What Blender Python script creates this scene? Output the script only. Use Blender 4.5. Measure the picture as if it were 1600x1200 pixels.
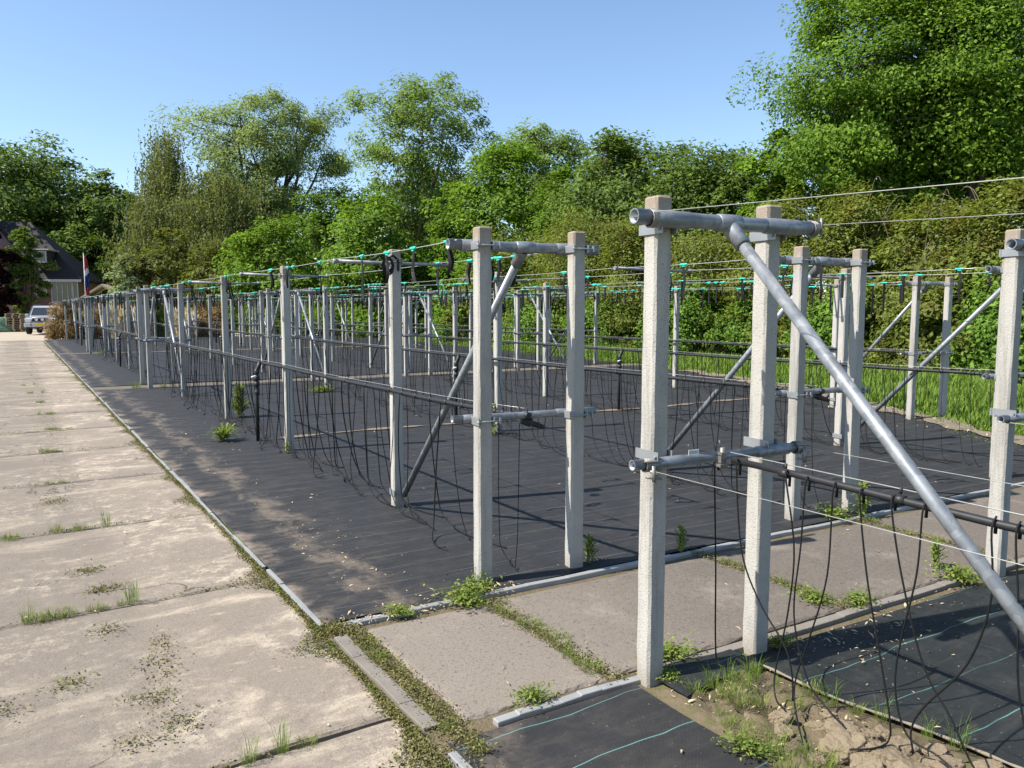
import bpy, math, random
from mathutils import noise as mnoise
import numpy as np
R = math.radians
random.seed(7)
rng = np.random.default_rng(7)
scene = bpy.context.scene
for o in list(bpy.data.objects):
    bpy.data.objects.remove(o)
C = scene.collection

# ------------------------------------------------------------------ camera
CAM_H, FPX, HOR, VPX = 1.6, 1220.0, 482.0, 20.0
pitch = math.atan((600 - HOR) / FPX)
yaw = math.atan((800 - VPX) / math.hypot(FPX, 600 - HOR))
cam_d = bpy.data.cameras.new("camera")
cam_d.sensor_fit = 'HORIZONTAL'
cam_d.sensor_width = 36.0
cam_d.lens = 36.0 * FPX / 1600.0
cam_d.clip_start, cam_d.clip_end = 0.05, 3000
cam = bpy.data.objects.new("camera", cam_d)
C.objects.link(cam)
cam.location = (0, 0, CAM_H)
cam.rotation_euler = (math.pi / 2 - pitch, 0, -yaw)
scene.camera = cam

# ------------------------------------------------------------------ light
SUN_EL = 49.0
SUN_TO = (-0.974, 0.229)                       # horizontal direction towards the sun
w = bpy.data.worlds.new("World")
scene.world = w
w.use_nodes = True
nt = w.node_tree
nt.nodes.clear()
sky = nt.nodes.new('ShaderNodeTexSky')
sky.sky_type = 'NISHITA'
sky.sun_disc = False
sky.sun_elevation = R(SUN_EL)
sky.sun_rotation = math.atan2(SUN_TO[0], SUN_TO[1])
sky.altitude = 0
sky.air_density = 1.0
sky.dust_density = 0.35
sky.ozone_density = 3.0
bg = nt.nodes.new('ShaderNodeBackground')
bg.inputs['Strength'].default_value = 0.11
ow = nt.nodes.new('ShaderNodeOutputWorld')
nt.links.new(sky.outputs[0], bg.inputs[0])
nt.links.new(bg.outputs[0], ow.inputs[0])
sd = bpy.data.lights.new("sun", 'SUN')
sd.energy = 5.0
sd.angle = R(0.53)
sd.color = (1.0, 0.945, 0.86)
sun = bpy.data.objects.new("sun", sd)
C.objects.link(sun)
ce = math.cos(R(SUN_EL))
from mathutils import Vector
sun.rotation_euler = Vector((SUN_TO[0] * ce, SUN_TO[1] * ce, math.sin(R(SUN_EL)))).to_track_quat('Z', 'Y').to_euler()
sun.location = (-20, 5, 25)
scene.view_settings.view_transform = 'Standard'
scene.view_settings.look = 'None'
scene.view_settings.gamma = 1
scene.view_settings.exposure = 0.95
scene.cycles.max_bounces = 6
scene.cycles.diffuse_bounces = 3
scene.cycles.transmission_bounces = 4
scene.cycles.transparent_max_bounces = 4
scene.cycles.caustics_reflective = False
scene.cycles.caustics_refractive = False

_f = np.array([math.sin(yaw) * math.cos(pitch), math.cos(yaw) * math.cos(pitch), -math.sin(pitch)])
_r = np.array([math.cos(yaw), -math.sin(yaw), 0.0])
def place(px, depth):
    """ground point seen in column px of the photograph, depth metres ahead"""
    f2 = np.array([math.sin(yaw), math.cos(yaw)])
    p = f2 * depth + _r[:2] * (px - 800) / FPX * depth
    return float(p[0]), float(p[1])
def height(py, depth):
    return CAM_H + (HOR - py) / FPX * depth

# ------------------------------------------------------------------ materials
class G:
    def __init__(s, name, rough=0.8, spec=0.3, metal=0.0):
        s.m = bpy.data.materials.new(name)
        s.m.use_nodes = True
        s.t = s.m.node_tree
        s.b = s.t.nodes['Principled BSDF']
        s.b.inputs['Roughness'].default_value = rough
        s.b.inputs['Specular IOR Level'].default_value = spec
        s.b.inputs['Metallic'].default_value = metal
        s._co = None
    def n(s, t, **k):
        o = s.t.nodes.new(t)
        for a, b in k.items():
            setattr(o, a, b)
        return o
    def put(s, sock, v):
        if isinstance(v, bpy.types.NodeSocket):
            s.t.links.new(v, sock)
        elif isinstance(v, tuple) and len(v) == 3 and sock.type == 'RGBA':
            sock.default_value = (*v, 1)
        else:
            sock.default_value = v
    def co(s, scale=None, kind='Object', rot=None):
        tc = s.n('ShaderNodeTexCoord').outputs[kind]
        if scale is None and rot is None:
            return tc
        mp = s.n('ShaderNodeMapping')
        s.t.links.new(tc, mp.inputs[0])
        if scale is not None:
            mp.inputs['Scale'].default_value = scale
        if rot is not None:
            mp.inputs['Rotation'].default_value = rot
        return mp.outputs[0]
    def noise(s, scale, detail=4, rough=0.55, co=None, dist=0.0):
        x = s.n('ShaderNodeTexNoise')
        x.inputs['Scale'].default_value = scale
        x.inputs['Detail'].default_value = detail
        x.inputs['Roughness'].default_value = rough
        x.inputs['Distortion'].default_value = dist
        s.put(x.inputs['Vector'], co if co is not None else s.co())
        return x.outputs['Fac']
    def voro(s, scale, feature='F1', co=None, out='Distance'):
        x = s.n('ShaderNodeTexVoronoi', feature=feature)
        x.inputs['Scale'].default_value = scale
        s.put(x.inputs['Vector'], co if co is not None else s.co())
        return x.outputs[out]
    def ramp(s, f, a, b, v0=0.0, v1=1.0):
        x = s.n('ShaderNodeMapRange')
        x.interpolation_type = 'SMOOTHSTEP'
        s.put(x.inputs[0], f)
        for i, v in enumerate((a, b, v0, v1)):
            x.inputs[i + 1].default_value = v
        return x.outputs[0]
    def math(s, op, a, b=0.0):
        x = s.n('ShaderNodeMath', operation=op)
        s.put(x.inputs[0], a)
        s.put(x.inputs[1], b)
        return x.outputs[0]
    def mix(s, f, a, b, blend='MIX'):
        x = s.n('ShaderNodeMix', data_type='RGBA', blend_type=blend)
        s.put(x.inputs[0], f)
        s.put(x.inputs[6], a)
        s.put(x.inputs[7], b)
        return x.outputs[2]
    def xyz(s, co=None):
        x = s.n('ShaderNodeSeparateXYZ')
        s.put(x.inputs[0], co if co is not None else s.co())
        return x.outputs
    def island(s):
        return s.n('ShaderNodeNewGeometry').outputs['Random Per Island']
    def objrand(s):
        return s.n('ShaderNodeObjectInfo').outputs['Random']
    def col(s, c):
        s.put(s.b.inputs['Base Color'], c)
        return s
    def bump(s, h, strength=0.4, dist=0.01):
        x = s.n('ShaderNodeBump')
        x.inputs['Strength'].default_value = strength
        x.inputs['Distance'].default_value = dist
        s.put(x.inputs['Height'], h)
        s.t.links.new(x.outputs[0], s.b.inputs['Normal'])
        return s
    def rough(s, v):
        s.put(s.b.inputs['Roughness'], v)
        return s

def flat(name, c, rough=0.7, spec=0.3, metal=0.0, var=0.25, scale=12):
    g = G(name, rough, spec, metal)
    f = g.noise(scale, 3)
    d = tuple(x * (1 - var) for x in c)
    e = tuple(min(1, x * (1 + var)) for x in c)
    g.col(g.mix(f, d, e))
    return g.m

def leafmat(name, dark, light, trans=0.48, tint=None, scale=0.5):
    g = G(name, 0.6, 0.15)
    f = g.island()
    cl = g.noise(scale, 2)
    v = g.math('ADD', g.math('MULTIPLY', f, 0.55), g.math('MULTIPLY', cl, 0.6))
    c = g.mix(g.ramp(v, 0.2, 0.95), dark, light)
    if tint:
        c = g.mix(g.ramp(g.noise(scale * 1.7, 3), 0.5, 0.68, 0, 0.8), c, tint)
    g.col(c)
    tr = g.n('ShaderNodeBsdfTranslucent')
    g.put(tr.inputs[0], g.mix(1.0, c, (1.0, 1.0, 0.45), 'MULTIPLY'))
    mx = g.n('ShaderNodeMixShader')
    mx.inputs[0].default_value = trans
    g.t.links.new(g.b.outputs[0], mx.inputs[1])
    g.t.links.new(tr.outputs[0], mx.inputs[2])
    g.t.links.new(mx.outputs[0], g.t.nodes['Material Output'].inputs[0])
    return g.m

M = {}
# concrete posts: sandy grey with pits, a warm weathered cap and darker algae streaks
g = G('post_concrete', 0.9, 0.2)
z = g.xyz()[2]
rnd = g.objrand()
base = g.mix(g.noise(9, 5, 0.6), (0.335, 0.318, 0.285), (0.45, 0.427, 0.385))
base = g.mix(g.math('MULTIPLY', rnd, 0.5), base, (0.30, 0.29, 0.27))
spk = g.voro(95, co=g.co())
base = g.mix(g.math('MULTIPLY', g.ramp(spk, 0.10, 0.24, 0.85, 0.0), g.ramp(g.noise(30, 2), 0.42, 0.58)), base, (0.11, 0.10, 0.085))
spk2 = g.ramp(g.noise(120, 3, 0.7), 0.58, 0.72, 0, 0.45)
base = g.mix(spk2, base, (0.22, 0.20, 0.17))
base = g.mix(g.ramp(g.math('ADD', z, g.math('MULTIPLY', g.noise(14, 4), 0.25)), 1.95, 2.17, 0, 0.75), base, (0.25, 0.185, 0.13))
base = g.mix(g.ramp(g.noise(3.2, 5, 0.6, g.co((1, 1, 0.35))), 0.50, 0.72, 0, 0.6), base, (0.19, 0.178, 0.155))
base = g.mix(g.ramp(g.noise(5, 6, 0.7, g.co((1.5, 1.5, .12))), 0.56, 0.7, 0, 0.45), base, (0.15, 0.14, 0.12))
base = g.mix(g.ramp(z, 0.0, 0.14, 0.45, 0.0), base, (0.2, 0.17, 0.12))
g.col(base).bump(g.math('SUBTRACT', g.noise(90, 4, 0.7), g.ramp(spk, 0.1, 0.3, 0.5, 0)), 0.55, 0.006)
M['post'] = g.m
# galvanised steel
g = G('galvanised_steel', 0.42, 0.5, 0.4)
v = g.voro(38, out='Color', co=g.co())
vs = g.n('ShaderNodeSeparateColor'); g.put(vs.inputs[0], v)
c = g.mix(vs.outputs[0], (0.175, 0.19, 0.205), (0.265, 0.28, 0.295))
c = g.mix(g.ramp(g.noise(6, 5, 0.65), 0.5, 0.72, 0, 0.6), c, (0.13, 0.135, 0.14))
c = g.mix(g.ramp(g.noise(25, 3), 0.66, 0.75, 0, 0.4), c, (0.42, 0.42, 0.41))
g.col(c).rough(g.ramp(g.noise(10, 3), 0.3, 0.7, 0.36, 0.58))
M['steel'] = g.m
M['bright'] = flat('bracket_steel', (0.27, 0.28, 0.29), 0.42, 0.5, 0.4)
M['bolt'] = flat('weathered_bolt', (0.24, 0.23, 0.21), 0.5, 0.5, 0.6)
M['cavity'] = flat('pipe_bore', (0.03, 0.03, 0.03), 0.9, 0.1)
M['wire'] = flat('fence_wire', (0.50, 0.49, 0.45), 0.4, 0.5, 0.5)
M['hose'] = flat('black_pipe_plastic', (0.018, 0.018, 0.019), 0.5, 0.35, 0, 0.4, 30)
M['tube'] = flat('drip_tube_plastic', (0.010, 0.010, 0.010), 0.6, 0.2, 0, 0.3, 30)
M['strap'] = flat('black_strap_rubber', (0.012, 0.012, 0.012), 0.6, 0.25)
M['clip'] = flat('turquoise_clip_plastic', (0.03, 0.46, 0.36), 0.4, 0.5, 0, 0.25)
M['white'] = flat('white_plastic', (0.75, 0.74, 0.71), 0.5)
M['ink'] = flat('printed_ink', (0.12, 0.12, 0.12), 0.7)

# road slabs
g = G('road_concrete', 0.93, 0.15)
P = g.co()
xs = g.xyz(P)
isl = g.island()
c = g.mix(g.noise(0.9, 6, 0.65), (0.175, 0.145, 0.119), (0.255, 0.216, 0.177))
c = g.mix(g.math('MULTIPLY', isl, 0.4), c, (0.25, 0.212, 0.168))
pale = g.noise(1.1, 8, 0.72, g.co((0.85, 1.9, 1), rot=(0, 0, 0.35)), 0.5)
c = g.mix(g.ramp(pale, 0.50, 0.66, 0, 0.8), c, (0.44, 0.375, 0.28))
c = g.mix(g.math('MULTIPLY', g.ramp(g.noise(0.9, 4), 0.42, 0.6), g.ramp(g.noise(9, 8, 0.8), 0.48, 0.62, 0, 0.85)), c, (0.49, 0.42, 0.32))
c = g.mix(g.ramp(g.noise(13, 8, 0.8), 0.54, 0.7, 0, 0.6), c, (0.115, 0.094, 0.076))
c = g.mix(g.ramp(g.noise(7, 6, 0.75, g.co((1, 2.2, 1), rot=(0, 0, 0.3))), 0.55, 0.75, 0, 0.7), c, (0.48, 0.41, 0.315))
# darker wheel track down the slab
tr = g.math('ADD', xs[0], g.math('MULTIPLY', g.noise(1.5, 4), 0.35))
band = g.math('MULTIPLY', g.ramp(tr, -0.35, 0.0), g.ramp(tr, 0.55, 0.75, 1, 0))
c = g.mix(g.math('MULTIPLY', band, 0.38), c, (0.145, 0.125, 0.104))
c = g.mix(g.ramp(g.noise(2.4, 6, 0.7), 0.6, 0.72, 0, 0.55), c, (0.225, 0.16, 0.125))
c = g.mix(g.ramp(g.noise(42, 6, 0.88), 0.53, 0.70, 0, 0.7), c, (0.09, 0.075, 0.062))
c = g.mix(g.ramp(g.noise(140, 3, 0.8), 0.62, 0.72, 0, 0.5), c, (0.52, 0.47, 0.39))
# dark aggregate popping through
c = g.mix(g.ramp(g.voro(70, co=P), 0.08, 0.22, 0.6, 0), c, (0.09, 0.078, 0.066))
wp = g.n('ShaderNodeVectorMath', operation='ADD')
g.put(wp.inputs[0], P)
nz_ = g.n('ShaderNodeTexNoise'); nz_.inputs['Scale'].default_value = 2.2; nz_.inputs['Detail'].default_value = 5
g.put(nz_.inputs['Vector'], P)
g.put(wp.inputs[1], nz_.outputs['Color'])
cr = g.math('MULTIPLY', g.ramp(g.voro(0.55, 'DISTANCE_TO_EDGE', wp.outputs[0]), 0.0, 0.007, 1, 0), g.ramp(g.noise(0.6, 3), 0.50, 0.58))
c = g.mix(g.math('MULTIPLY', cr, 0.75), c, (0.06, 0.05, 0.04))
g.col(c).bump(g.math('SUBTRACT', g.math('ADD', g.noise(60, 6, 0.75), g.math('MULTIPLY', g.noise(6, 5), 1.2)), cr), 0.7, 0.01)
M['road'] = g.m
g = G('path_concrete', 0.93, 0.15)
c = g.mix(g.noise(1.7, 6, 0.65), (0.100, 0.085, 0.071), (0.150, 0.129, 0.108))
c = g.mix(g.ramp(g.noise(2.2, 7, 0.7), 0.52, 0.7, 0, 0.6), c, (0.235, 0.203, 0.168))
c = g.mix(g.ramp(g.xyz()[0], 1.4, 3.6, 0.45, 0.0), c, (0.30, 0.257, 0.21))
c = g.mix(g.ramp(g.noise(70, 4, 0.85), 0.55, 0.68, 0, 0.65), c, (0.26, 0.235, 0.20))
c = g.mix(g.ramp(g.noise(48, 5, 0.85), 0.52, 0.68, 0, 0.75), c, (0.035, 0.031, 0.028))
g.col(c).bump(g.noise(75, 6, 0.75), 0.6, 0.008)
M['path'] = g.m
g = G('sandy_path', 0.95, 0.1)
c = g.mix(g.noise(3, 6), (0.085, 0.074, 0.062), (0.17, 0.148, 0.12))
g.col(c).bump(g.noise(40, 4), 0.4, 0.01)
M['sandpath'] = g.m
# soil, yard, grass ground
g = G('bare_soil', 0.96, 0.1)
c = g.mix(g.noise(5, 7, 0.65), (0.085, 0.068, 0.042), (0.20, 0.16, 0.105))
c = g.mix(g.ramp(g.noise(11, 5), 0.48, 0.66, 0, 0.7), c, (0.095, 0.10, 0.036))
g.col(c).bump(g.noise(45, 6, 0.7), 0.8, 0.02)
M['soil'] = g.m
g = G('dry_clod', 0.96, 0.1)
c = g.mix(g.noise(14, 6, 0.7), (0.20, 0.155, 0.10), (0.34, 0.275, 0.19))
g.col(c).bump(g.noise(60, 6, 0.75), 0.9, 0.02)
M['clod'] = g.m
g = G('grassy_ground', 0.96, 0.1)
c = g.mix(g.noise(0.8, 6), (0.085, 0.13, 0.024), (0.14, 0.20, 0.04))
c = g.mix(g.ramp(g.noise(2.5, 5), 0.55, 0.7, 0, 0.7), c, (0.2, 0.165, 0.1))
g.col(c).bump(g.noise(30, 5), 0.8, 0.03)
M['ground'] = g.m
g = G('yard_paving', 0.95, 0.1)
c = g.mix(g.noise(0.6, 7, 0.7), (0.27, 0.23, 0.175), (0.42, 0.365, 0.285))
g.col(c).bump(g.noise(20, 5), 0.4, 0.01)
M['yard'] = g.m
g = G('dry_sand', 0.97, 0.1)
c = g.mix(g.noise(9, 6), (0.11, 0.09, 0.066), (0.24, 0.20, 0.15))
g.col(c).bump(g.noise(60, 5), 0.6, 0.01)
M['sand'] = g.m

def matfabric(name, line_gap, line_col, line_amt, dust_amt, wob, base=(0.0165, 0.0168, 0.0180), off=0.0):
    """woven black ground cover: weave, marker threads across it, sand blown in from the road"""
    g = G(name, 0.65, 0.22)
    P = g.co()
    xs = g.xyz(P)
    c = g.mix(g.noise(1.3, 6, 0.65), base, tuple(1.9 * x for x in base))
    c = g.mix(g.ramp(g.noise(5, 7, 0.75), 0.46, 0.7, 0, 0.65), c, (0.042, 0.040, 0.038))
    # streaky dust along the weave
    c = g.mix(g.ramp(g.noise(1.8, 7, 0.7, g.co((0.5, 5, 1))), 0.5, 0.78, 0, 0.45), c, (0.075, 0.069, 0.061))
    # marker threads
    wv = g.math('MULTIPLY', g.noise(1.1, 3), wob)
    y = g.math('ADD', g.math('ADD', xs[1], g.math('MULTIPLY', xs[0], 0.045)), wv)
    fr = g.math('ABSOLUTE', g.math('SUBTRACT', g.math('FRACT', g.math('DIVIDE', y, line_gap)), 0.5))
    ln = g.ramp(fr, 0.0, 0.0042 / line_gap, line_amt, 0.0)
    c = g.mix(g.math('MULTIPLY', ln, g.ramp(g.noise(2.0, 4), 0.35, 0.6, 0.25, 1.0)), c, line_col)
    # sand drift beside the kerb
    d = g.math('ADD', g.math('SUBTRACT', xs[0], g.math('MULTIPLY', g.noise(1.6, 6, 0.7), 0.95)), off)
    edge = g.ramp(d, 0.66, 0.86, 1.0, 0.0)
    pat = g.ramp(g.noise(4.5, 7, 0.72, g.co((1, .6, 1))), 0.40, 0.58)
    film = g.math('MULTIPLY', g.ramp(d, 0.9, 2.1, 1.0, 0.0), g.ramp(g.noise(3.0, 7, 0.75, g.co((1, 2.5, 1))), 0.42, 0.66))
    c = g.mix(g.math('MULTIPLY', film, 0.40 * dust_amt), c, (0.105, 0.09, 0.07))
    sand = g.mix(g.noise(18, 5), (0.15, 0.115, 0.085), (0.30, 0.245, 0.185))
    c = g.mix(g.math('MULTIPLY', edge, dust_amt), c, sand)
    band = g.math('MULTIPLY', g.ramp(d, 1.0, 1.12), g.ramp(d, 1.14, 1.34, 1, 0))
    c = g.mix(g.math('MULTIPLY', g.math('MULTIPLY', band, pat), 0.45 * dust_amt), c, sand)
    # specks
    c = g.mix(g.ramp(g.noise(60, 2, 0.6), 0.70, 0.76, 0, 0.5), c, (0.26, 0.235, 0.2))
    g.col(c).rough(g.ramp(g.noise(3, 4), 0.3, 0.7, 0.55, 0.75))
    wx = g.math('SINE', g.math('MULTIPLY', xs[0], 900.0))
    wy = g.math('SINE', g.math('MULTIPLY', xs[1], 900.0))
    wrk = g.noise(2.2, 5, 0.6, g.co((1, 3, 1)))
    g.bump(g.math('ADD', g.math('MULTIPLY', g.math('MULTIPLY', wx, wy), 0.04), g.math('MULTIPLY', wrk, 1.8)), 0.8, 0.014)
    return g.m
M['mat'] = matfabric('woven_ground_cover', 0.24, (0.17, 0.18, 0.175), 0.6, 1.0, 0.02)
M['mat2'] = matfabric('green_threaded_ground_cover', 0.30, (0.11, 0.27, 0.25), .9, 1.0, 0.22, (0.017, 0.0168, 0.0172), 0.15)
M['mat3'] = matfabric('dark_ground_cover', 0.30, (0.11, 0.27, 0.25), .9, 0.0, 0.16, (0.011, 0.013, 0.013))
M['strip'] = flat('kerb_metal_edging', (0.31, 0.31, 0.297), 0.5, 0.4, 0.3, 0.35, 5)
g = G('old_kerb', 0.9, 0.2)
c = g.mix(g.noise(9, 6), (0.13, 0.115, 0.098), (0.22, 0.20, 0.17))
g.col(c).bump(g.noise(50, 5), 0.5, 0.006)
M['kerb'] = g.m

M['oak'] = leafmat('oak_leaf', (0.061, 0.114, 0.015), (0.171, 0.278, 0.040))
M['oakdark'] = leafmat('dark_oak_leaf', (0.059, 0.101, 0.022), (0.181, 0.265, 0.061))
M['bright_leaf'] = leafmat('fresh_maple_leaf', (0.078, 0.148, 0.016), (0.208, 0.335, 0.043))
M['willow_leaf'] = leafmat('grey_willow_leaf', (0.145, 0.195, 0.068), (0.303, 0.390, 0.150))
M['birch_leaf'] = leafmat('birch_leaf', (0.103, 0.124, 0.044), (0.227, 0.254, 0.094))
M['ash_leaf'] = leafmat('ash_leaf', (0.110, 0.176, 0.044), (0.262, 0.370, 0.104))
M['copper'] = leafmat('copper_beech_leaf', (0.012, 0.004, 0.006), (0.035, 0.010, 0.014))
M['yellowish'] = leafmat('bronze_young_leaf', (0.070, 0.090, 0.020), (0.185, 0.205, 0.05))
M['silver'] = leafmat('silver_spruce_needle', (0.124, 0.169, 0.111), (0.331, 0.403, 0.260))
M['scrub'] = leafmat('scrub_leaf', (0.088, 0.115, 0.021), (0.247, 0.298, 0.066), tint=(0.17, 0.15, 0.045), scale=0.8)
M['scrubg'] = leafmat('fresh_scrub_leaf', (0.069, 0.140, 0.019), (0.224, 0.363, 0.059), scale=0.8)
M['grass'] = leafmat('meadow_grass', (0.095, 0.165, 0.022), (0.21, 0.31, 0.055), 0.4)
M['weed'] = leafmat('weed_leaf', (0.09, 0.14, 0.025), (0.24, 0.32, 0.07), 0.35, tint=(0.24, 0.20, 0.07), scale=20)
M['moss'] = leafmat('dry_moss', (0.10, 0.092, 0.034), (0.21, 0.195, 0.07), 0.2, tint=(0.10, 0.13, 0.025), scale=2.5)
M['strawleaf'] = leafmat('dry_rust_grass', (0.17, 0.105, 0.042), (0.38, 0.265, 0.125), 0.3)
M['pampas'] = leafmat('cream_pampas_plume', (0.48, 0.40, 0.31), (0.72, 0.64, 0.53), 0.3)
M['greenstalk'] = leafmat('dark_green_grass', (0.03, 0.06, 0.015), (0.08, 0.12, 0.03), 0.3)
M['litter'] = flat('dry_litter', (0.42, 0.34, 0.22), 0.9, 0.1)
M['bark'] = flat('tree_bark', (0.085, 0.068, 0.05), 0.95, 0.1, 0, 0.5, 5)
M['barkash'] = flat('ash_bark', (0.17, 0.135, 0.085), 0.95, 0.1, 0, 0.4, 5)
g = G('birch_bark', 0.85, 0.2)
g.col(g.mix(g.ramp(g.noise(3, 4, 0.6, g.co((1, 1, 3))), 0.55, 0.66), (0.62, 0.59, 0.53), (0.08, 0.07, 0.06)))
M['barkbirch'] = g.m
M['twig'] = flat('dry_twig', (0.20, 0.165, 0.11), 0.95, 0.1)

# ------------------------------------------------------------------ mesh builder
class MB:
    def __init__(s):
        s.v, s.f, s.sm = [], [], []
    def face(s, idx, smooth=False):
        s.f.append(tuple(idx)); s.sm.append(smooth)
    def box(s, c, d, rz=0.0, smooth=False):
        i = len(s.v)
        cz, sz = math.cos(rz), math.sin(rz)
        for x, y, z in ((-1, -1, -1), (1, -1, -1), (1, 1, -1), (-1, 1, -1), (-1, -1, 1), (1, -1, 1), (1, 1, 1), (-1, 1, 1)):
            a, b = x * d[0] / 2, y * d[1] / 2
            s.v.append((c[0] + a * cz - b * sz, c[1] + a * sz + b * cz, c[2] + z * d[2] / 2))
        for q in ((0, 3, 2, 1), (4, 5, 6, 7), (0, 1, 5, 4), (1, 2, 6, 5), (2, 3, 7, 6), (3, 0, 4, 7)):
            s.face([i + k for k in q], smooth)
        return s
    def tube(s, path, r, n=10, cap=True, hollow=False):
        path = [np.array(p, float) for p in path]
        m = len(path)
        rs = r if hasattr(r, '__len__') else [r] * m
        i0 = len(s.v)
        up = None
        for k, p in enumerate(path):
            d = path[min(k + 1, m - 1)] - path[max(k - 1, 0)]
            d = d / (np.linalg.norm(d) + 1e-9)
            if up is None:
                a = np.array([0, 0, 1.0]) if abs(d[2]) < 0.9 else np.array([1.0, 0, 0])
                up = np.cross(d, a)
            up = up - d * np.dot(up, d)
            up = up / (np.linalg.norm(up) + 1e-9)
            b = np.cross(d, up)
            for j in range(n):
                t = 2 * math.pi * j / n
                s.v.append(tuple(p + rs[k] * (math.cos(t) * up + math.sin(t) * b)))
        for k in range(m - 1):
            for j in range(n):
                a, b2 = i0 + k * n + j, i0 + k * n + (j + 1) % n
                s.face((a, b2, b2 + n, a + n), True)
        if hollow:                                   # open pipe ends: a rim and a bore
            for k, sg in ((0, 1), (m - 1, -1)):
                d = path[min(k + 1, m - 1)] - path[max(k - 1, 0)]
                d = d / np.linalg.norm(d) * sg
                ring = [i0 + k * n + j for j in range(n)]
                i1 = len(s.v)
                for j in range(n):
                    v = np.array(s.v[ring[j]])
                    s.v.append(tuple(path[k] + (v - path[k]) * 0.83))
                for j in range(n):
                    v = np.array(s.v[i1 + j])
                    s.v.append(tuple(v + d * 0.09))
                for j in range(n):
                    j2 = (j + 1) % n
                    s.face((ring[j], ring[j2], i1 + j2, i1 + j))
                    s.face((i1 + j, i1 + j2, i1 + n + j2, i1 + n + j), True)
                s.face([i1 + n + j for j in range(n)])
        elif cap:
            s.face([i0 + j for j in range(n)][::-1])
            s.face([i0 + (m - 1) * n + j for j in range(n)])
        return s
    def prism(s, poly, y0, y1):
        """polygon in x,z extruded along y"""
        i = len(s.v); n = len(poly)
        for x, z in poly: s.v.append((x, y0, z))
        for x, z in poly: s.v.append((x, y1, z))
        s.face([i + k for k in range(n)])
        s.face([i + n + k for k in range(n)][::-1])
        for k in range(n):
            a, b = i + k, i + (k + 1) % n
            s.face((a, a + n, b + n, b))
        return s
    def build(s, name, mat, parent=None, bevel=0.0):
        me = bpy.data.meshes.new(name)
        me.from_pydata([tuple(map(float, v)) for v in s.v], [], s.f)
        me.polygons.foreach_set('use_smooth', s.sm)
        me.materials.append(mat)
        me.update()
        o = bpy.data.objects.new(name, me)
        C.objects.link(o)
        if parent: o.parent = parent
        if bevel:
            b = o.modifiers.new('bevel', 'BEVEL'); b.width = bevel; b.segments = 2; b.limit_method = 'ANGLE'
        return o

def fastmesh(name, verts, nper, mat, parent=None, smooth=False):
    """many separate n-gons: verts is (count*nper, 3)"""
    if nper == 5:                                   # blades: a lower quad and a tapering upper quad
        P5 = np.asarray(verts).reshape(-1, 5, 3)
        tip = P5[:, 3]; hv = (P5[:, 2] - P5[:, 4]) * .08
        verts = np.concatenate([P5[:, [0, 1, 2, 4]], np.stack([P5[:, 4], P5[:, 2], tip + hv, tip - hv], 1)], 1).reshape(-1, 3)
        nper = 4
    n = len(verts) // nper
    me = bpy.data.meshes.new(name)
    me.vertices.add(len(verts))
    me.vertices.foreach_set('co', np.asarray(verts, np.float32).ravel())
    me.loops.add(n * nper)
    me.loops.foreach_set('vertex_index', np.arange(n * nper, dtype=np.int32))
    me.polygons.add(n)
    me.polygons.foreach_set('loop_start', np.arange(0, n * nper, nper, dtype=np.int32))
    me.polygons.foreach_set('loop_total', np.full(n, nper, np.int32))
    me.materials.append(mat)
    me.update(calc_edges=True)
    o = bpy.data.objects.new(name, me)
    C.objects.link(o)
    if parent: o.parent = parent
    return o

def tag(o, label=None, cat=None, group=None, kind=None):
    if label: o['label'] = label
    if cat: o['category'] = cat
    if group: o['group'] = group
    if kind: o['kind'] = kind
    return o
def empty(name, loc=(0, 0, 0), rz=0.0, label=None, cat=None, group=None):
    o = bpy.data.objects.new(name, None)
    o.empty_display_size = 0.1
    C.objects.link(o)
    o.location = loc
    o.rotation_euler = (0, 0, rz)
    return tag(o, label, cat, group)
def copy_tree(o, parent=None):
    c = o.copy(); C.objects.link(c)
    if parent: c.parent = parent
    for ch in o.children:
        copy_tree(ch, c)
    return c
def inst(proto, used, loc, rz, label, group, sc=None):
    o = proto if not used.get(proto.name) else copy_tree(proto)
    used[proto.name] = True
    o.location = loc; o.rotation_euler = (0, 0, rz)
    if sc: o.scale = sc
    o['label'] = label; o['group'] = group
    return o
USED = {}

# ------------------------------------------------------------------ ground, road, paths
def sheet(name, poly, z, mat, kind='structure', sub=0, parent=None):
    b = MB()
    for x, y in poly: b.v.append((x, y, z))
    b.face(range(len(poly)))
    o = b.build(name, mat, parent)
    if kind: o['kind'] = kind
    return o
sheet('ground', [(-400, -60), (500, -60), (500, 700), (-400, 700)], -0.06, M['ground'])
sheet('yard', [(-25, 45.6), (1.9, 45.2), (20, 47.2), (24, 66), (6, 90), (-25, 90)], -0.035, M['yard'])

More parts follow.
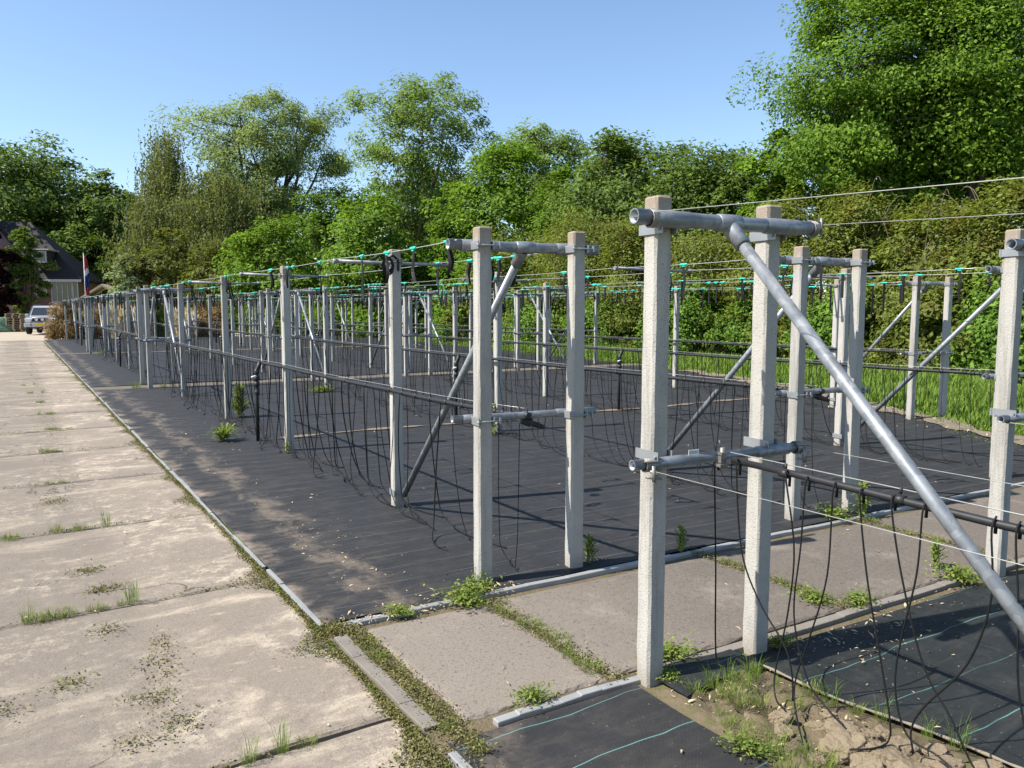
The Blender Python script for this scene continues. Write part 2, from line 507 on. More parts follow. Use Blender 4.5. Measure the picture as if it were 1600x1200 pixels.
rb = MB()
yj = [-4.4, -2.6, -0.75, 0.95, 2.72, 4.57, 6.36, 8.2]
while yj[-1] < 46: yj.append(yj[-1] + 1.83 + random.uniform(-.05, .05))
xj = [-6.6, -2.85, 1.222]
def slab(b, x0, x1, y0, y1, top, sk=0.0, g=0.012, bot=-0.15):
    """concrete slab with a worn, slightly rounded arris"""
    i = len(b.v); nx = 26; e = 0.012
    jit = lambda a: random.uniform(-a, a)
    ring = []
    for k in range(nx + 1): ring.append((x0 + g + (x1 - x0 - 2 * g) * k / nx, y0 + g + sk * (k / nx)))
    ny = 12
    for k in range(1, ny + 1): ring.append((x1 - g, y0 + g + sk + (y1 - y0 - 2 * g) * k / ny))
    for k in range(nx - 1, -1, -1): ring.append((x0 + g + (x1 - x0 - 2 * g) * k / nx, y1 - g + sk * (k / nx)))
    for k in range(ny - 1, 0, -1): ring.append((x0 + g, y0 + g + (y1 - y0 - 2 * g) * k / ny))
    n = len(ring); cx, cy = (x0 + x1) / 2, (y0 + y1) / 2
    levels = []
    for off, zz, jj in ((0, bot, 0), (0.0, top - e, .006), (e, top - .002, .006), (2.2 * e, top, .004)):
        lv = []
        for x, y in ring:
            px_ = x + (off if x < cx else -off) * (1 if abs(x - (x0 + g)) < 1e-6 or abs(x - (x1 - g)) < 1e-6 else 0)
            dy = off if y < cy + sk * .5 else -off
            at_y = abs(y - (y0 + g + sk * (x - x0 - g) / (x1 - x0 - 2 * g))) < 1e-6 or abs(y - (y1 - g + sk * (x - x0 - g) / (x1 - x0 - 2 * g))) < 1e-6
            lv.append(len(b.v)); b.v.append((px_ + jit(jj), y + (dy if at_y else 0) + jit(jj), zz))
        levels.append(lv)
    for a, c in zip(levels, levels[1:]):
        for k in range(n):
            b.face((a[k], a[(k + 1) % n], c[(k + 1) % n], c[k]))
    b.face(levels[-1])
for i in range(len(yj) - 1):
    for j in range(2):
        slab(rb, xj[j], xj[j + 1], yj[i], yj[i + 1], random.uniform(-.006, .004), random.uniform(-.03, .02), .017)
tag(rb.build('road', M['road']), kind='structure')
sheet('path_bed', [(1.2, 2.2), (10.5, 1.9), (10.5, 3.6), (1.2, 3.9)], -0.012, M['soil'])
sheet('road_bed', [(-7, -6), (1.25, -6), (1.25, 46.5), (-7, 46.5)], -0.03, M['soil'])

def path_y(x, y): return y - 0.042 * (x - 2.2)          # the cross paths run a touch skew
pb = MB()
pxj = [1.395, 2.12, 3.70, 5.32, 6.95, 8.6, 10.3]
for i in range(len(pxj) - 1):
    x0, x1 = pxj[i], pxj[i + 1]
    ya, yb = path_y(x0, 2.50), path_y(x0, 3.57)
    slab(pb, x0, x1, ya, yb, random.uniform(-.004, .004) + .005, -0.042 * (x1 - x0), 0.02)
tag(pb.build('path', M['path']), kind='structure')
for k, y0 in enumerate((17.12, 31.38)):
    sheet('path', [(1.24, y0), (15.2, y0 - .55), (15.2, y0 + .2), (1.24, y0 + .72)], 0.008 + .001 * k, M['sandpath'])

# ground cover sheets
def gridsheet(name, poly_fn, nx, ny, mat, amp, label, z0=0.012):
    b = MB()
    ph = random.uniform(0, 9)
    for j in range(ny + 1):
        for i in range(nx + 1):
            x, y = poly_fn(i / nx, j / ny)
            dz = amp * (math.sin(x * 2.3 + y * 1.1 + ph) + math.sin(x * 5.1 - y * 3.7 + ph) * .6 + math.sin(y * 7.3 + x * 1.3) * .5) / 2
            b.v.append((x, y, z0 + dz))
    for j in range(ny):
        for i in range(nx):
            a = j * (nx + 1) + i
            b.face((a, a + 1, a + nx + 2, a + nx + 1), True)
    o = b.build(name, mat)
    return tag(o, label, 'ground cover', 'ground cover sheets')
def right_edge(y):
    pts = [(3.3, 9.0), (4.7, 10.0), (6.4, 10.9), (9, 12.3), (13.5, 14.1), (20, 15.2), (46.6, 17.5)]
    for (a, b), (c, d) in zip(pts, pts[1:]):
        if y <= c: return b + (d - b) * max(0, (y - a) / (c - a))
    return pts[-1][1]
def section_fn(y0, y1):
    def fn(u, v):
        y = y0 + (y1 - y0) * v
        x = 1.245 + (right_edge(y) + .12 * math.sin(y * 3.1) - 1.245) * u
        return x, y - 0.042 * (x - 2.2) * (1 - v) - .04 * (x - 2.2) * v
    return fn
gridsheet('ground_cover', section_fn(3.69, 17.12), 70, 90, M['mat'], 0.004, 'broad dusty black ground cover sheet beyond the concrete cross path')
gridsheet('ground_cover', section_fn(17.9, 31.38), 40, 40, M['mat'], 0.004, 'black ground cover sheet under the middle bed of posts')
gridsheet('ground_cover', section_fn(32.15, 46.2), 40, 40, M['mat'], 0.004, 'far black ground cover sheet before the dry grass clumps and car')
def left_mat(u, v):
    y = -3.0 + (2.40 + 3.0) * v
    x0, x1 = 1.27, 2.16 + .012 * math.sin(y * 5)
    x = x0 + (x1 - x0) * u
    return x, path_y(x, y)
gridsheet('ground_cover', left_mat, 14, 60, M['mat2'], 0.005, 'small sandy black sheet with teal threads, left of the bare soil', 0.004)
def right_mat(u, v):
    y = -4.0 + (2.36 + 4.0) * v
    x0 = 2.72 + 0.13 * (2.36 - y) + .012 * math.sin(y * 6) if y > .2 else 3.0
    x = x0 + (9.0 - x0) * u
    return x, path_y(x, y)
gridsheet('ground_cover', right_mat, 50, 50, M['mat3'], 0.004, 'dark black sheet with teal threads and litter, right of the bare soil', 0.006)
# bit of mat lying between the two front posts
gridsheet('ground_cover', lambda u, v: (2.24 + .5 * u, 2.19 + .02 * math.sin(u * 5) + (.24 - .0) * v + .05 * (1 - v) * u), 8, 4, M['mat3'], 0.006, 'short black sheet remnant lying between the two front posts', 0.02)

# rolled light hem along the right-hand sheet
hm = MB()
hm.tube([(2.715 + 0.13 * (2.36 - y) + .012 * math.sin(y * 6), y, .012 + .004 * math.sin(y * 9)) for y in np.linspace(2.22, .2, 60)], [.0045 + .0035 * math.sin(k * .9) ** 2 for k in range(60)], 6)
tag(hm.build('sheet_hem', flat('faded_hem', (0.20, 0.175, 0.135), 0.9, 0.1)), 'pale rolled hem of the dark sheet beside the bare soil', 'hem')

# metal edging strips
def strip(path, w, h, name, label, mat='strip'):
    b = MB()
    for p, q in zip(path, path[1:]):
        dx, dy = q[0] - p[0], q[1] - p[1]
        L = math.hypot(dx, dy)
        b.box(((p[0] + q[0]) / 2, (p[1] + q[1]) / 2, p[2] - h / 2 + .004), (L + .004, w, h), math.atan2(dy, dx))
    o = b.build(name, M[mat], None, 0.004)
    return tag(o, kind='structure')
def wob(a): return random.uniform(-a, a)
kb = MB(); y = 3.72
while y < 46:
    L = random.uniform(.12, .55); x = 1.226 + .006 * math.sin(y * 1.9) + wob(.002); a = math.pi / 2 + wob(.008)
    kb.box((x, y + L / 2, -.05 + wob(.004)), (L, random.uniform(.02, .034), .13), a)
    y += L + random.choice((.0, .0, .001, .07)) * random.uniform(.3, 1.5)
tag(kb.build('kerb', M['strip'], None, 0.003), kind='structure')
strip([(1.245 + wob(.004), y, .014) for y in np.linspace(-2, 2.36, 8)], .034, .12, 'kerb', '')
strip([(x, path_y(x, 3.645) + wob(.006), .012 + wob(.003)) for x in np.linspace(1.33, 9.2, 30)], .042, .12, 'kerb', '')
strip([(x, path_y(x, 2.45) + wob(.005), .007 + wob(.003)) for x in np.linspace(1.5, 2.3, 9)], .042, .12, 'kerb', '')
strip([(x, path_y(x, 2.455) + wob(.005), .013 + wob(.003)) for x in np.linspace(2.36, 9.2, 24)], .055, .12, 'kerb', '', 'kerb')
strip([(1.275, 2.58, -.002), (1.27, 2.8, .002), (1.272, 3.05, .0), (1.266, 3.3, .003), (1.27, 3.56, .0)], .065, .14, 'kerb', '', 'kerb')

# ------------------------------------------------------------------ post frames
PH = 2.045
def add_post(b, x, y, wv=0.085, h=PH):
    c, hw = 0.010, wv / 2
    ring = [(-hw + c, -hw), (hw - c, -hw), (hw, -hw + c), (hw, hw - c), (hw - c, hw), (-hw + c, hw), (-hw, hw - c), (-hw, -hw + c)]
    nz = 26
    i = len(b.v)
    rr = random.Random(int(x * 997 + y * 31) + 5)
    for k in range(nz + 1):
        t = k / nz
        sc = 1.04 - 0.05 * t
        for q in ring:
            j = 0.0016
            b.v.append((x + q[0] * sc + rr.uniform(-j, j), y + q[1] * sc + rr.uniform(-j, j), -.1 + (h + .1) * t))
    for k in range(nz):
        for j in range(8):
            a, c2 = i + k * 8 + j, i + k * 8 + (j + 1) % 8
            b.face((a, c2, c2 + 8, a + 8))
    top = [i + nz * 8 + j for j in range(8)]
    i2 = len(b.v)
    for q in ring:
        b.v.append((x + q[0] * .86, y + q[1] * .86, h + .008 + rr.uniform(-.002, .002)))
    for j in range(8):
        b.face((top[j], top[(j + 1) % 8], i2 + (j + 1) % 8, i2 + j))
    b.face([i2 + j for j in range(8)])

def make_frame(inside, fancy=False):
    """two concrete posts, top and lower cross pipe, diagonal brace; inside = +1/-1 side (y) of the pipes"""
    root = empty('twin_post_trellis')
    tag(root, 'x', 'post frame')
    for s in (-1, 1):
        b = MB(); add_post(b, 0.308 * s, 0)
        b.build('post', M['post'], root)
    yp = inside * (.045 + .031)
    yl = inside * (.045 + .022)
    for nm, r, zz, yy, xa, xb in (('top_pipe', .031, 1.955, yp, -.485, .50), ('lower_pipe', .022, .965, yl, -.47, .49)):
        b = MB()
        b.tube([(xa, yy, zz + .004), (0, yy, zz), (xb, yy, zz + .002)], r, 16, hollow=True)
        for s in (-1, 1):                                   # coupling sleeves either side of the posts
            sx = .308 * s - .06 * s
            b.tube([(.308 * s - .10, yy, zz), (.308 * s - .094, yy, zz), (.308 * s + .094, yy, zz), (.308 * s + .10, yy, zz)], [r, r + .004, r + .004, r], 16, cap=False)
        if nm == 'top_pipe':
            b.tube([(-.06, yy, zz), (-.055, yy, zz), (.055, yy, zz), (.06, yy, zz)], [r, r + .006, r + .006, r], 16, cap=False)
        b.build(nm, M['steel'], root)
    # brace
    b = MB()
    p0 = np.array((0, yp, 1.945)); p1 = np.array((0, inside * 1.80, .125))
    d = (p1 - p0) / np.linalg.norm(p1 - p0)
    b.tube([p0 + d * .01, p0 + d * .02, p0 + d * .118, p0 + d * .12], [.034, .034, .034, .0245], 16, cap=False)
    b.tube([p0 + d * .11, p1], .0245, 16)
    bo = b.build('brace', M['steel'], root)
    bo.rotation_euler = (0, 0, R(6) if inside > 0 else R(3.5))
    for s in (-1, 1):
        for zz, yy, r in ((1.955, yp, .031), (.965, yl, .022)):
            b = MB()
            yo = -inside * .062
            y1 = yy - inside * .005
            zc = zz + (-.036 if inside < 0 and zz > 1.5 else (.028 if inside < 0 else -.012))
            if inside < 0:                                   # clamp saddle under / above the pipe on the camera side
                b.box((.308 * s - .0475, -.015, zc), (.005, .15, .042))
                b.box((.308 * s + .0475, -.008, zc), (.005, .11, .036))
                b.box((.308 * s, .0485, zc), (.10, .005, .036))
                b.tube([(.308 * s - .062, -.075, zc), (.308 * s - .044, -.075, zc)], .009, 6)
            else:
                ym = (yo + y1) / 2
                b.box((.308 * s - .0485, ym, zz - .004), (.006, abs(y1 - yo), .044))
                b.box((.308 * s + .0485, ym, zz - .004), (.006, abs(y1 - yo), .044))
                b.tube([(.308 * s - .060, yo + .012 * inside - .008 * inside, zz - .004), (.308 * s + .095, yo + .004 * inside, zz - .004)], .0045, 8)
                b.box((.308 * s + .082, yo + .004 * inside, zz - .004), (.008, .02, .036))
            b.build('clamp', M['bright'], root)
    return root

def make_single(brace_side):
    root = empty('trellis_post')
    tag(root, 'x', 'concrete post')
    b = MB(); add_post(b, 0.013, 0.007)
    b.build('post', M['post'], root)
    b = MB()
    b.tube([(-.44, .058, 1.958), (0, .058, 1.95), (.50, .058, 1.945)], .0135, 10)
    for xx in (-.44, .50):
        b.tube([(xx - .015, .058, 1.955), (xx + .015, .058, 1.955)], .02, 8)
    b.build('cross_bar', M['steel'], root)
    b = MB()
    b.tube([(0.013 - .052, .03, 1.955), (.013 - .052, -.05, 1.955), (.013 + .052, -.05, 1.955), (.013 + .052, .03, 1.955)], .004, 6)
    b.box((.013 - .055, .02, 1.955), (.012, .09, .04)); b.box((.013 + .055, .02, 1.955), (.012, .09, .04))
    b.build('clamp', M['bolt'], root)
    if brace_side:
        b = MB()
        for s in (-1, 1):
            b.box((.013 + .049 * s, 0.007 + brace_side * .012, .13), (.006, .13, .05))
        b.box((.013, 0.007 - brace_side * .05, .13), (.104, .006, .05))
        b.build('foot_clamp', M['bright'], root, 0.0015)
    return root

ROWS = {1: 2.545, 2: 5.21, 3: 8.05, 4: 11.12, 5: 13.8}
RN = {1: 'roadside row', 2: 'second row', 3: 'third row', 4: 'fourth row', 5: 'fifth row'}
BN = {0: 'nearest bed', 1: 'bed past the path', 2: 'third bed', 3: 'farthest bed'}
fr_in = make_frame(+1)
fr_out = make_frame(-1)
st_plain = make_single(0)
st_near = make_single(-1)      # brace arrives from the near (-y) side
st_far = make_single(+1)
SEC = {1: (3.80, 16.95, [5.70, 8.66, 11.68, 15.08]),
       2: (18.05, 31.2, [19.92, 22.9, 25.95, 29.3]),
       3: (32.3, 45.45, [34.2, 37.2, 40.2, 43.6])}
ORD = ['first', 'second', 'third', 'fourth']
def skew(x, y): return y - 0.03 * (x - 2.5)
ROWDATA = []
for s, (ya, yb, mids) in SEC.items():
    for r, x in ROWS.items():
        if s == 1 and r == 5: continue
        y0, mm, x0 = ya, mids, x
        rot = R(-6)
        if s == 1 and r == 4:
            y0, mm = 6.26, [8.06, 11.68, 15.08]; rot = R(-12)
        ys = skew(x, y0) if not (s == 1 and r == 4) else y0
        inst(fr_in, USED, (x, ys, 0), rot, f'braced twin-post frame at near end of {RN[r]}, {BN[s]}', 'braced end frames')
        inst(fr_out, USED, (x, skew(x, yb), 0), R(-3), f'braced twin-post frame at far end of {RN[r]}, {BN[s]}', 'braced end frames')
        for k, y in enumerate(mm):
            pr = st_near if k == 0 else (st_far if k == len(mm) - 1 else st_plain)
            inst(pr, USED, (x + wob(.03), skew(x, y), wob(.02)), R(-4) + wob(.05),
                 f'{ORD[k]} single post from near end of {RN[r]}, {BN[s]}', 'single posts along the rows')
        ROWDATA.append((s, r, x, ys, skew(x, yb), [skew(x, y) for y in mm]))

# the nearest bed: frames that end it at the cross path, rows running back past the camera
fa = copy_tree(fr_out)
fa.location = (2.55, 2.39, 0); fa.rotation_euler = (0, 0, R(-4.5))
tag(fa, 'closest braced twin-post frame, its thick pipe brace slanting to the lower right', 'post frame', 'braced end frames')
# wire wound round the pipe ends, a printed tag, the pipe clip
def coil(b, x, y, zz, r, turns, wv, rw=.003):
    n = turns * 10
    b.tube([(x - wv / 2 + wv * k / n, y + r * math.cos(k * .628), zz + r * math.sin(k * .628)) for k in range(n + 1)], rw, 5)
for xx, zz, rr_, tn in ((-.40, 1.955, .036, 5), (.50, 1.955, .034, 4), (-.40, .965, .028, 4), (.46, .965, .028, 5)):
    b = MB(); coil(b, xx, -.076 if zz > 1.5 else -.067, zz, rr_, tn, .03, .0035); sg = 1 if xx > 0 else -1
    if zz > 1.5 and xx > 0:
        b.tube([(.47, -.076, 1.988), (.56, -.09, 1.985)], .004, 6); b.tube([(.545, -.088, 1.93), (.545, -.088, 2.005)], .007, 6); b.tube([(.47, -.076, 1.922), (.56, -.09, 1.945)], .004, 6)
    if zz < 1.5:
        b.tube([(xx, -.095, zz - .02), (xx + .02, -.11, zz - .035), (xx + .05, -.10, zz - .025)], .007, 6)
        b.tube([(xx + .012, -.10, zz - .0), (xx + .012, -.108, zz - .065)], .009, 6); b.tube([(xx - .02, -.096, zz - .045), (xx + .05, -.105, zz - .055)], .006, 6)
        b.tube([(xx - .025, -.09, zz + .02), (xx + .05, -.10, zz + .012)], .006, 6)
    b.build('wire_winding', M['bolt'], fa)
b = MB()
b.tube([(-.02, -.10, .92), (-.02, -.10, 1.01)], .011, 8); b.box((-.02, -.10, .985), (.035, .03, .012)); b.box((-.02, -.10, .935), (.05, .035, .012)); b.box((-.02, -.085, .96), (.03, .05, .03))
b.tube([(-.02, -.09, 1.005), (-.055, -.075, 1.03)], .003, 5); b.tube([(-.02, -.09, 1.005), (-.03, -.09, 1.04)], .003, 5)
b.build('pipe_clip', M['bolt'], fa)
tg = MB(); tg.box((-.165, -.085, 1.0), (.055, .0015, .022)); tgo = tg.build('tag', M['white'], fa)
tgo.rotation_euler = (0, 0, 0)
tk = MB()
for k in range(9): tk.box((-.187 + .0054 * k, -.0862, 1.0), (.0012 if k % 3 else .0026, .0006, .013))
tk.build('printed_bars', M['ink'], tgo)
ff = copy_tree(fr_out)
ff.location = (5.21, 2.27, 0); ff.rotation_euler = (0, 0, R(-4))
tag(ff, 'braced twin-post frame at the right picture edge, left post in view beside the path', 'post frame', 'braced end frames')
f3 = copy_tree(fr_out)
f3.location = (8.05, 2.15, 0); f3.rotation_euler = (0, 0, R(-4))
tag(f3, 'braced twin-post frame ending the third row of the nearest bed', 'post frame', 'braced end frames')
for x, y in ((2.545, .54), (5.21, .42)):
    o = copy_tree(st_far); o.location = (x, y, 0)
    tag(o, f'single post holding the brace foot, {"roadside" if x < 3 else "second"} row, nearest bed', 'concrete post', 'single posts along the rows')

# ------------------------------------------------------------------ wires
def wire(path, label, r=0.0022, group='tensioned wires'):
    b = MB(); b.tube(path, r, 5)
    return tag(b.build('wire', M['wire'], None), label, 'wire', group)
def sagpath(pts, sag=0.012, n=6):
    out = []
    for p, q in zip(pts, pts[1:]):
        for k in range(n):
            t = k / n
            out.append((p[0] + (q[0] - p[0]) * t, p[1] + (q[1] - p[1]) * t, p[2] + (q[2] - p[2]) * t - sag * 4 * t * (1 - t)))
    out.append(pts[-1])
    return out
WIRES = []
for s, r, x, ya, yb, mm in ROWDATA:
    for side, dx in (('left', -.44), ('right', .47)):
        pts = [(x + dx, ya + .08, 1.98)] + [(x + dx + wob(.02), y + .06, 1.978) for y in mm] + [(x + dx, yb - .08, 1.98)]
        pth = sagpath(pts)
        wire(pth, f'{side} top wire of the {RN[r]}, {BN[s]}', 0.0026 if s == 1 else 0.0035)
        WIRES.append((s, r, side, pth))
    wire(sagpath([(x + .012, ya + .08, 1.005)] + [(x - .07, y, .995) for y in mm] + [(x, yb - .08, 1.005)], .01),
         f'lower wire carrying the drip pipe, {RN[r]}, {BN[s]}', 0.0016 if s == 1 else .002)
for nm, dx, zz in (('left top wire of the nearest bed, wound on the closest pipe', -.42, 1.975), ('right top wire of the nearest bed, from the closest pipe end', .54, 1.975),
                   ('left lower wire of the nearest bed, from the low pipe end', -.40, .945), ('right lower wire of the nearest bed, past the soil', .48, .965)):
    dz = .07 if zz > 1.5 else 0
    wire([(2.55 + dx, 2.30, zz), (2.55 + dx, .54, zz - dz), (2.55 + dx, -4, zz - dz * 1.3)], nm, 0.0015)
wire([(2.57, 2.30, .985), (2.57, .5, .965), (2.57, -4, .97)], 'wire holding up the thick black pipe over the bare soil', 0.0022)
for nm, dx in (('left', -.42), ('right', .46)):
    wire([(5.21 + dx, 2.19, 1.975), (5.21 + dx, -4, 1.975)], f'{nm} top wire running back from the frame at the right edge', .003)
wire([(5.21 - .44, 2.2, .95), (5.21 - .44, -4, .95)], 'lower wire running back from the frame at the right edge', .003)

# ------------------------------------------------------------------ hanging straps
def make_strap(seed):
    rr = random.Random(seed)
    b = MB()
    L = rr.uniform(.18, .38)
    n = 12
    sway, sw2 = rr.uniform(-.05, .05), rr.uniform(-.03, .03)
    tw = rr.uniform(-1.0, 1.0)
    for k in range(n + 1):
        t = k / n
        yy = sway * t * t + .012 * math.sin(t * 7 + seed)
        xx = sw2 * t
        zz = -.012 - L * t
        if t > .85: zz += (t - .85) * L * 1.1; xx += (t - .85) * .25
        a = tw * t * 2
        hw = .0105
        dx, dy = hw * math.sin(a), hw * math.cos(a)
        nx, ny = .0022 * math.cos(a), -.0022 * math.sin(a)
        for sx, sn in ((-1, -1), (1, -1), (1, 1), (-1, 1)):
            b.v.append((xx + dx * sx + nx * sn, yy + dy * sx + ny * sn, zz))
    for k in range(n):
        for j in range(4):
            a, c = k * 4 + j, k * 4 + (j + 1) % 4
            b.face((a, c, c + 4, a + 4))
    b.face((0, 1, 2, 3)); b.face([n * 4 + j for j in (3, 2, 1, 0)])
    if seed % 2:                                   # doubled strap
        i = len(b.v)
        for q in list(b.v): b.v.append((q[0] + .012 + .05 * abs(q[2]), q[1] + .02 * abs(q[2]), q[2] * .86))
        for q in list(b.f): b.face([w_ + i for w_ in q])
    o = b.build('hanging_strap', M['strap'])
    tag(o, 'x', 'strap')
    c = MB()
    cl = rr.uniform(.085, .115)
    c.tube([(0, -cl / 2, .001), (0, -cl / 2 + .006, .001), (0, cl / 2 - .006, .001), (0, cl / 2, .001)], [.007, .0105, .0105, .007], 8)
    c.box((0, 0, -.010), (.010, cl * .4, .012))
    c.build('clip', M['clip'], o)
    return o
STR = [make_strap(k) for k in range(7)]
def along(pth, y):
    for p, q in zip(pth, pth[1:]):
        lo, hi = min(p[1], q[1]), max(p[1], q[1])
        if lo <= y <= hi:
            t = (y - p[1]) / (q[1] - p[1])
            return tuple(p[i] + (q[i] - p[i]) * t for i in range(3))
    return pth[-1]
NS = {1: 21, 2: 10, 3: 3}
for s, r, side, pth in WIRES:
    ya, yb = pth[0][1] + .15, pth[-1][1] - .2
    n = NS[s]
    ys = []
    while len(ys) < n:
        c = random.uniform(ya, yb)
        for k in range(random.choice((1, 1, 2, 3, 5))):
            ys.append(c + k * random.uniform(.11, .16))
    ys = [y for y in ys if ya < y < yb][:n]
    if s == 1 and r == 1 and side == 'left': ys += [3.98, 4.45, 4.85, 5.3, 6.2, 6.9, 7.05]
    if s == 1 and r == 1 and side == 'right': ys += [5.15, 5.35, 5.9, 6.0, 4.7]
    ys.sort()
    good = []
    for y in ys:
        if not good or y - good[-1] > .105: good.append(y)
    for y in good:
        inst(random.choice(STR), USED, along(pth, y), random.choice((0, math.pi)) + wob(.15),
             f'black strap on turquoise clip, {side} wire of {RN[r]}, {BN[s]}', f'straps on the {side} wire, {RN[r]}, {BN[s]}')

fs = MB(); fc = []
for s, r, side, pth in WIRES:
    nfar = {1: 0 if r < 3 else 14, 2: 16, 3: 18}[s]
    for k in range(nfar):
        p = along(pth, random.uniform(pth[0][1] + .2, pth[-1][1] - .2))
        L = random.uniform(.2, .42)
        nf = len(fs.f); fs.box((p[0] + wob(.01), p[1], p[2] - L / 2), (.02, .024, L), wob(1)); fc += [0] * (len(fs.f) - nf)
        nf = len(fs.f); fs.tube([(p[0], p[1] - .05, p[2]), (p[0], p[1] + .05, p[2])], .0115, 6); fc += [1] * (len(fs.f) - nf)
fo = fs.build('hanging_straps', M['strap']); fo.data.materials.append(M['clip'])
fo.data.polygons.foreach_set('material_index', fc)
tag(fo, kind='stuff')

# coils of black strap hooked on the first single post of the roadside row
for k, (x, y, zz, rad, ax, lab) in enumerate(((2.30, 5.28, 1.935, .065, .5, 'round black strap coil hung between the closest single post and frame'),
                                             (2.50, 5.55, 1.96, .045, 1.0, 'small tangled black strap coil on the crossbar of the closest single post'))):
    b = MB()
    for t in range(4):
        rr_ = rad - t * .008
        b.tube([(x + rr_ * math.cos(a) * math.cos(ax) , y + rr_ * math.cos(a) * math.sin(ax), zz - .03 + rr_ * math.sin(a) + .004 * t) for a in np.linspace(0, 6.28, 22)], .0055, 6)
    b.tube([(x - rad * .3, y, zz + .02), (x - rad * 1.2, y - .03, zz + .04), (x - rad * 2, y, zz + .01)], .010, 6)
    tag(b.build('strap_coil', M['strap']), lab, 'strap coil', 'strap coils')

# ------------------------------------------------------------------ drip pipes with hanging tubes
def make_tube_mesh(seed, drop=.95):
    rr = random.Random(seed * 13 + 1)
    b = MB()
    lean = rr.uniform(-.10, .06)
    bow = rr.uniform(-.05, .05)
    side = rr.uniform(-.06, .06)
    tail = rr.uniform(.12, .75)
    pts = []
    bend = rr.uniform(.62, .9)
    for k in range(8):
        t = k / 7
        pts.append((side * t * t, lean * t + bow * math.sin(3.1 * t), -drop * bend * t))
    e = pts[-1]
    for k in range(1, 8):
        t = k / 7
        dz = (1 - bend - .012) * drop * math.sin(min(1, t * 1.35) * math.pi / 2)
        pts.append((e[0] + .05 * math.sin(t * 3 + seed) * t + side * t, e[1] - tail * t ** 1.5, e[2] - dz + (.03 * rr.random() if k == 7 else 0)))
    b.tube(pts, .0042, 5)
    me = b.build('drip_tube', M['tube'])
    m = me.data
    bpy.data.objects.remove(me)
    return m
TM = [make_tube_mesh(k) for k in range(12)]
for s, r, x, ya, yb, mm in ROWDATA:
    root = empty('drip_pipe', (x, ya, .955), 0, f'black drip pipe with thin hanging tubes along the {RN[r]}, {BN[s]}', 'drip pipe', 'drip pipes along the rows')
    b = MB()
    pts = sagpath([(0.012, .05, .01), (-.05, .5, .008)] + [(-.062, y - ya, .005) for y in mm] + [(-.05, yb - ya - .5, .008), (0, yb - ya - .05, .01)], .006)
    b.tube(pts, .0165 if s == 1 else .017, 8)
    for k, p in enumerate(pts[::1]):
        b.tube([(p[0], p[1] - .02, p[2]), (p[0], p[1] + .02, p[2])], .020, 8)
        b.tube([(p[0], p[1], p[2] + .01), (p[0], p[1], p[2] + .05)], .004, 5)
    b.build('pipe', M['hose'], root)
    if s == 1:
        gap = .137
    else:
        gap = .23 if s == 2 else .36
    y = ya + .12
    cnt = 0
    while y < yb - .15 and cnt < 96:
        skip = (s == 1 and r == 1 and y < 5.5 and random.random() < .45)
        if not skip:
            o = bpy.data.objects.new('drip_tube', random.choice(TM))
            C.objects.link(o); o.parent = root
            p = along([(q[0], q[1] + ya, q[2]) for q in pts], y)
            o.location = (p[0], y - ya, p[2] - .012)
            o.scale = (random.choice((-1, 1)) * random.uniform(.6, 1.6), random.uniform(.6, 1.3) * (1 if y > ya + 1.0 else .3), .985)
            cnt += 1
        y += gap * random.uniform(.6, 1.4)
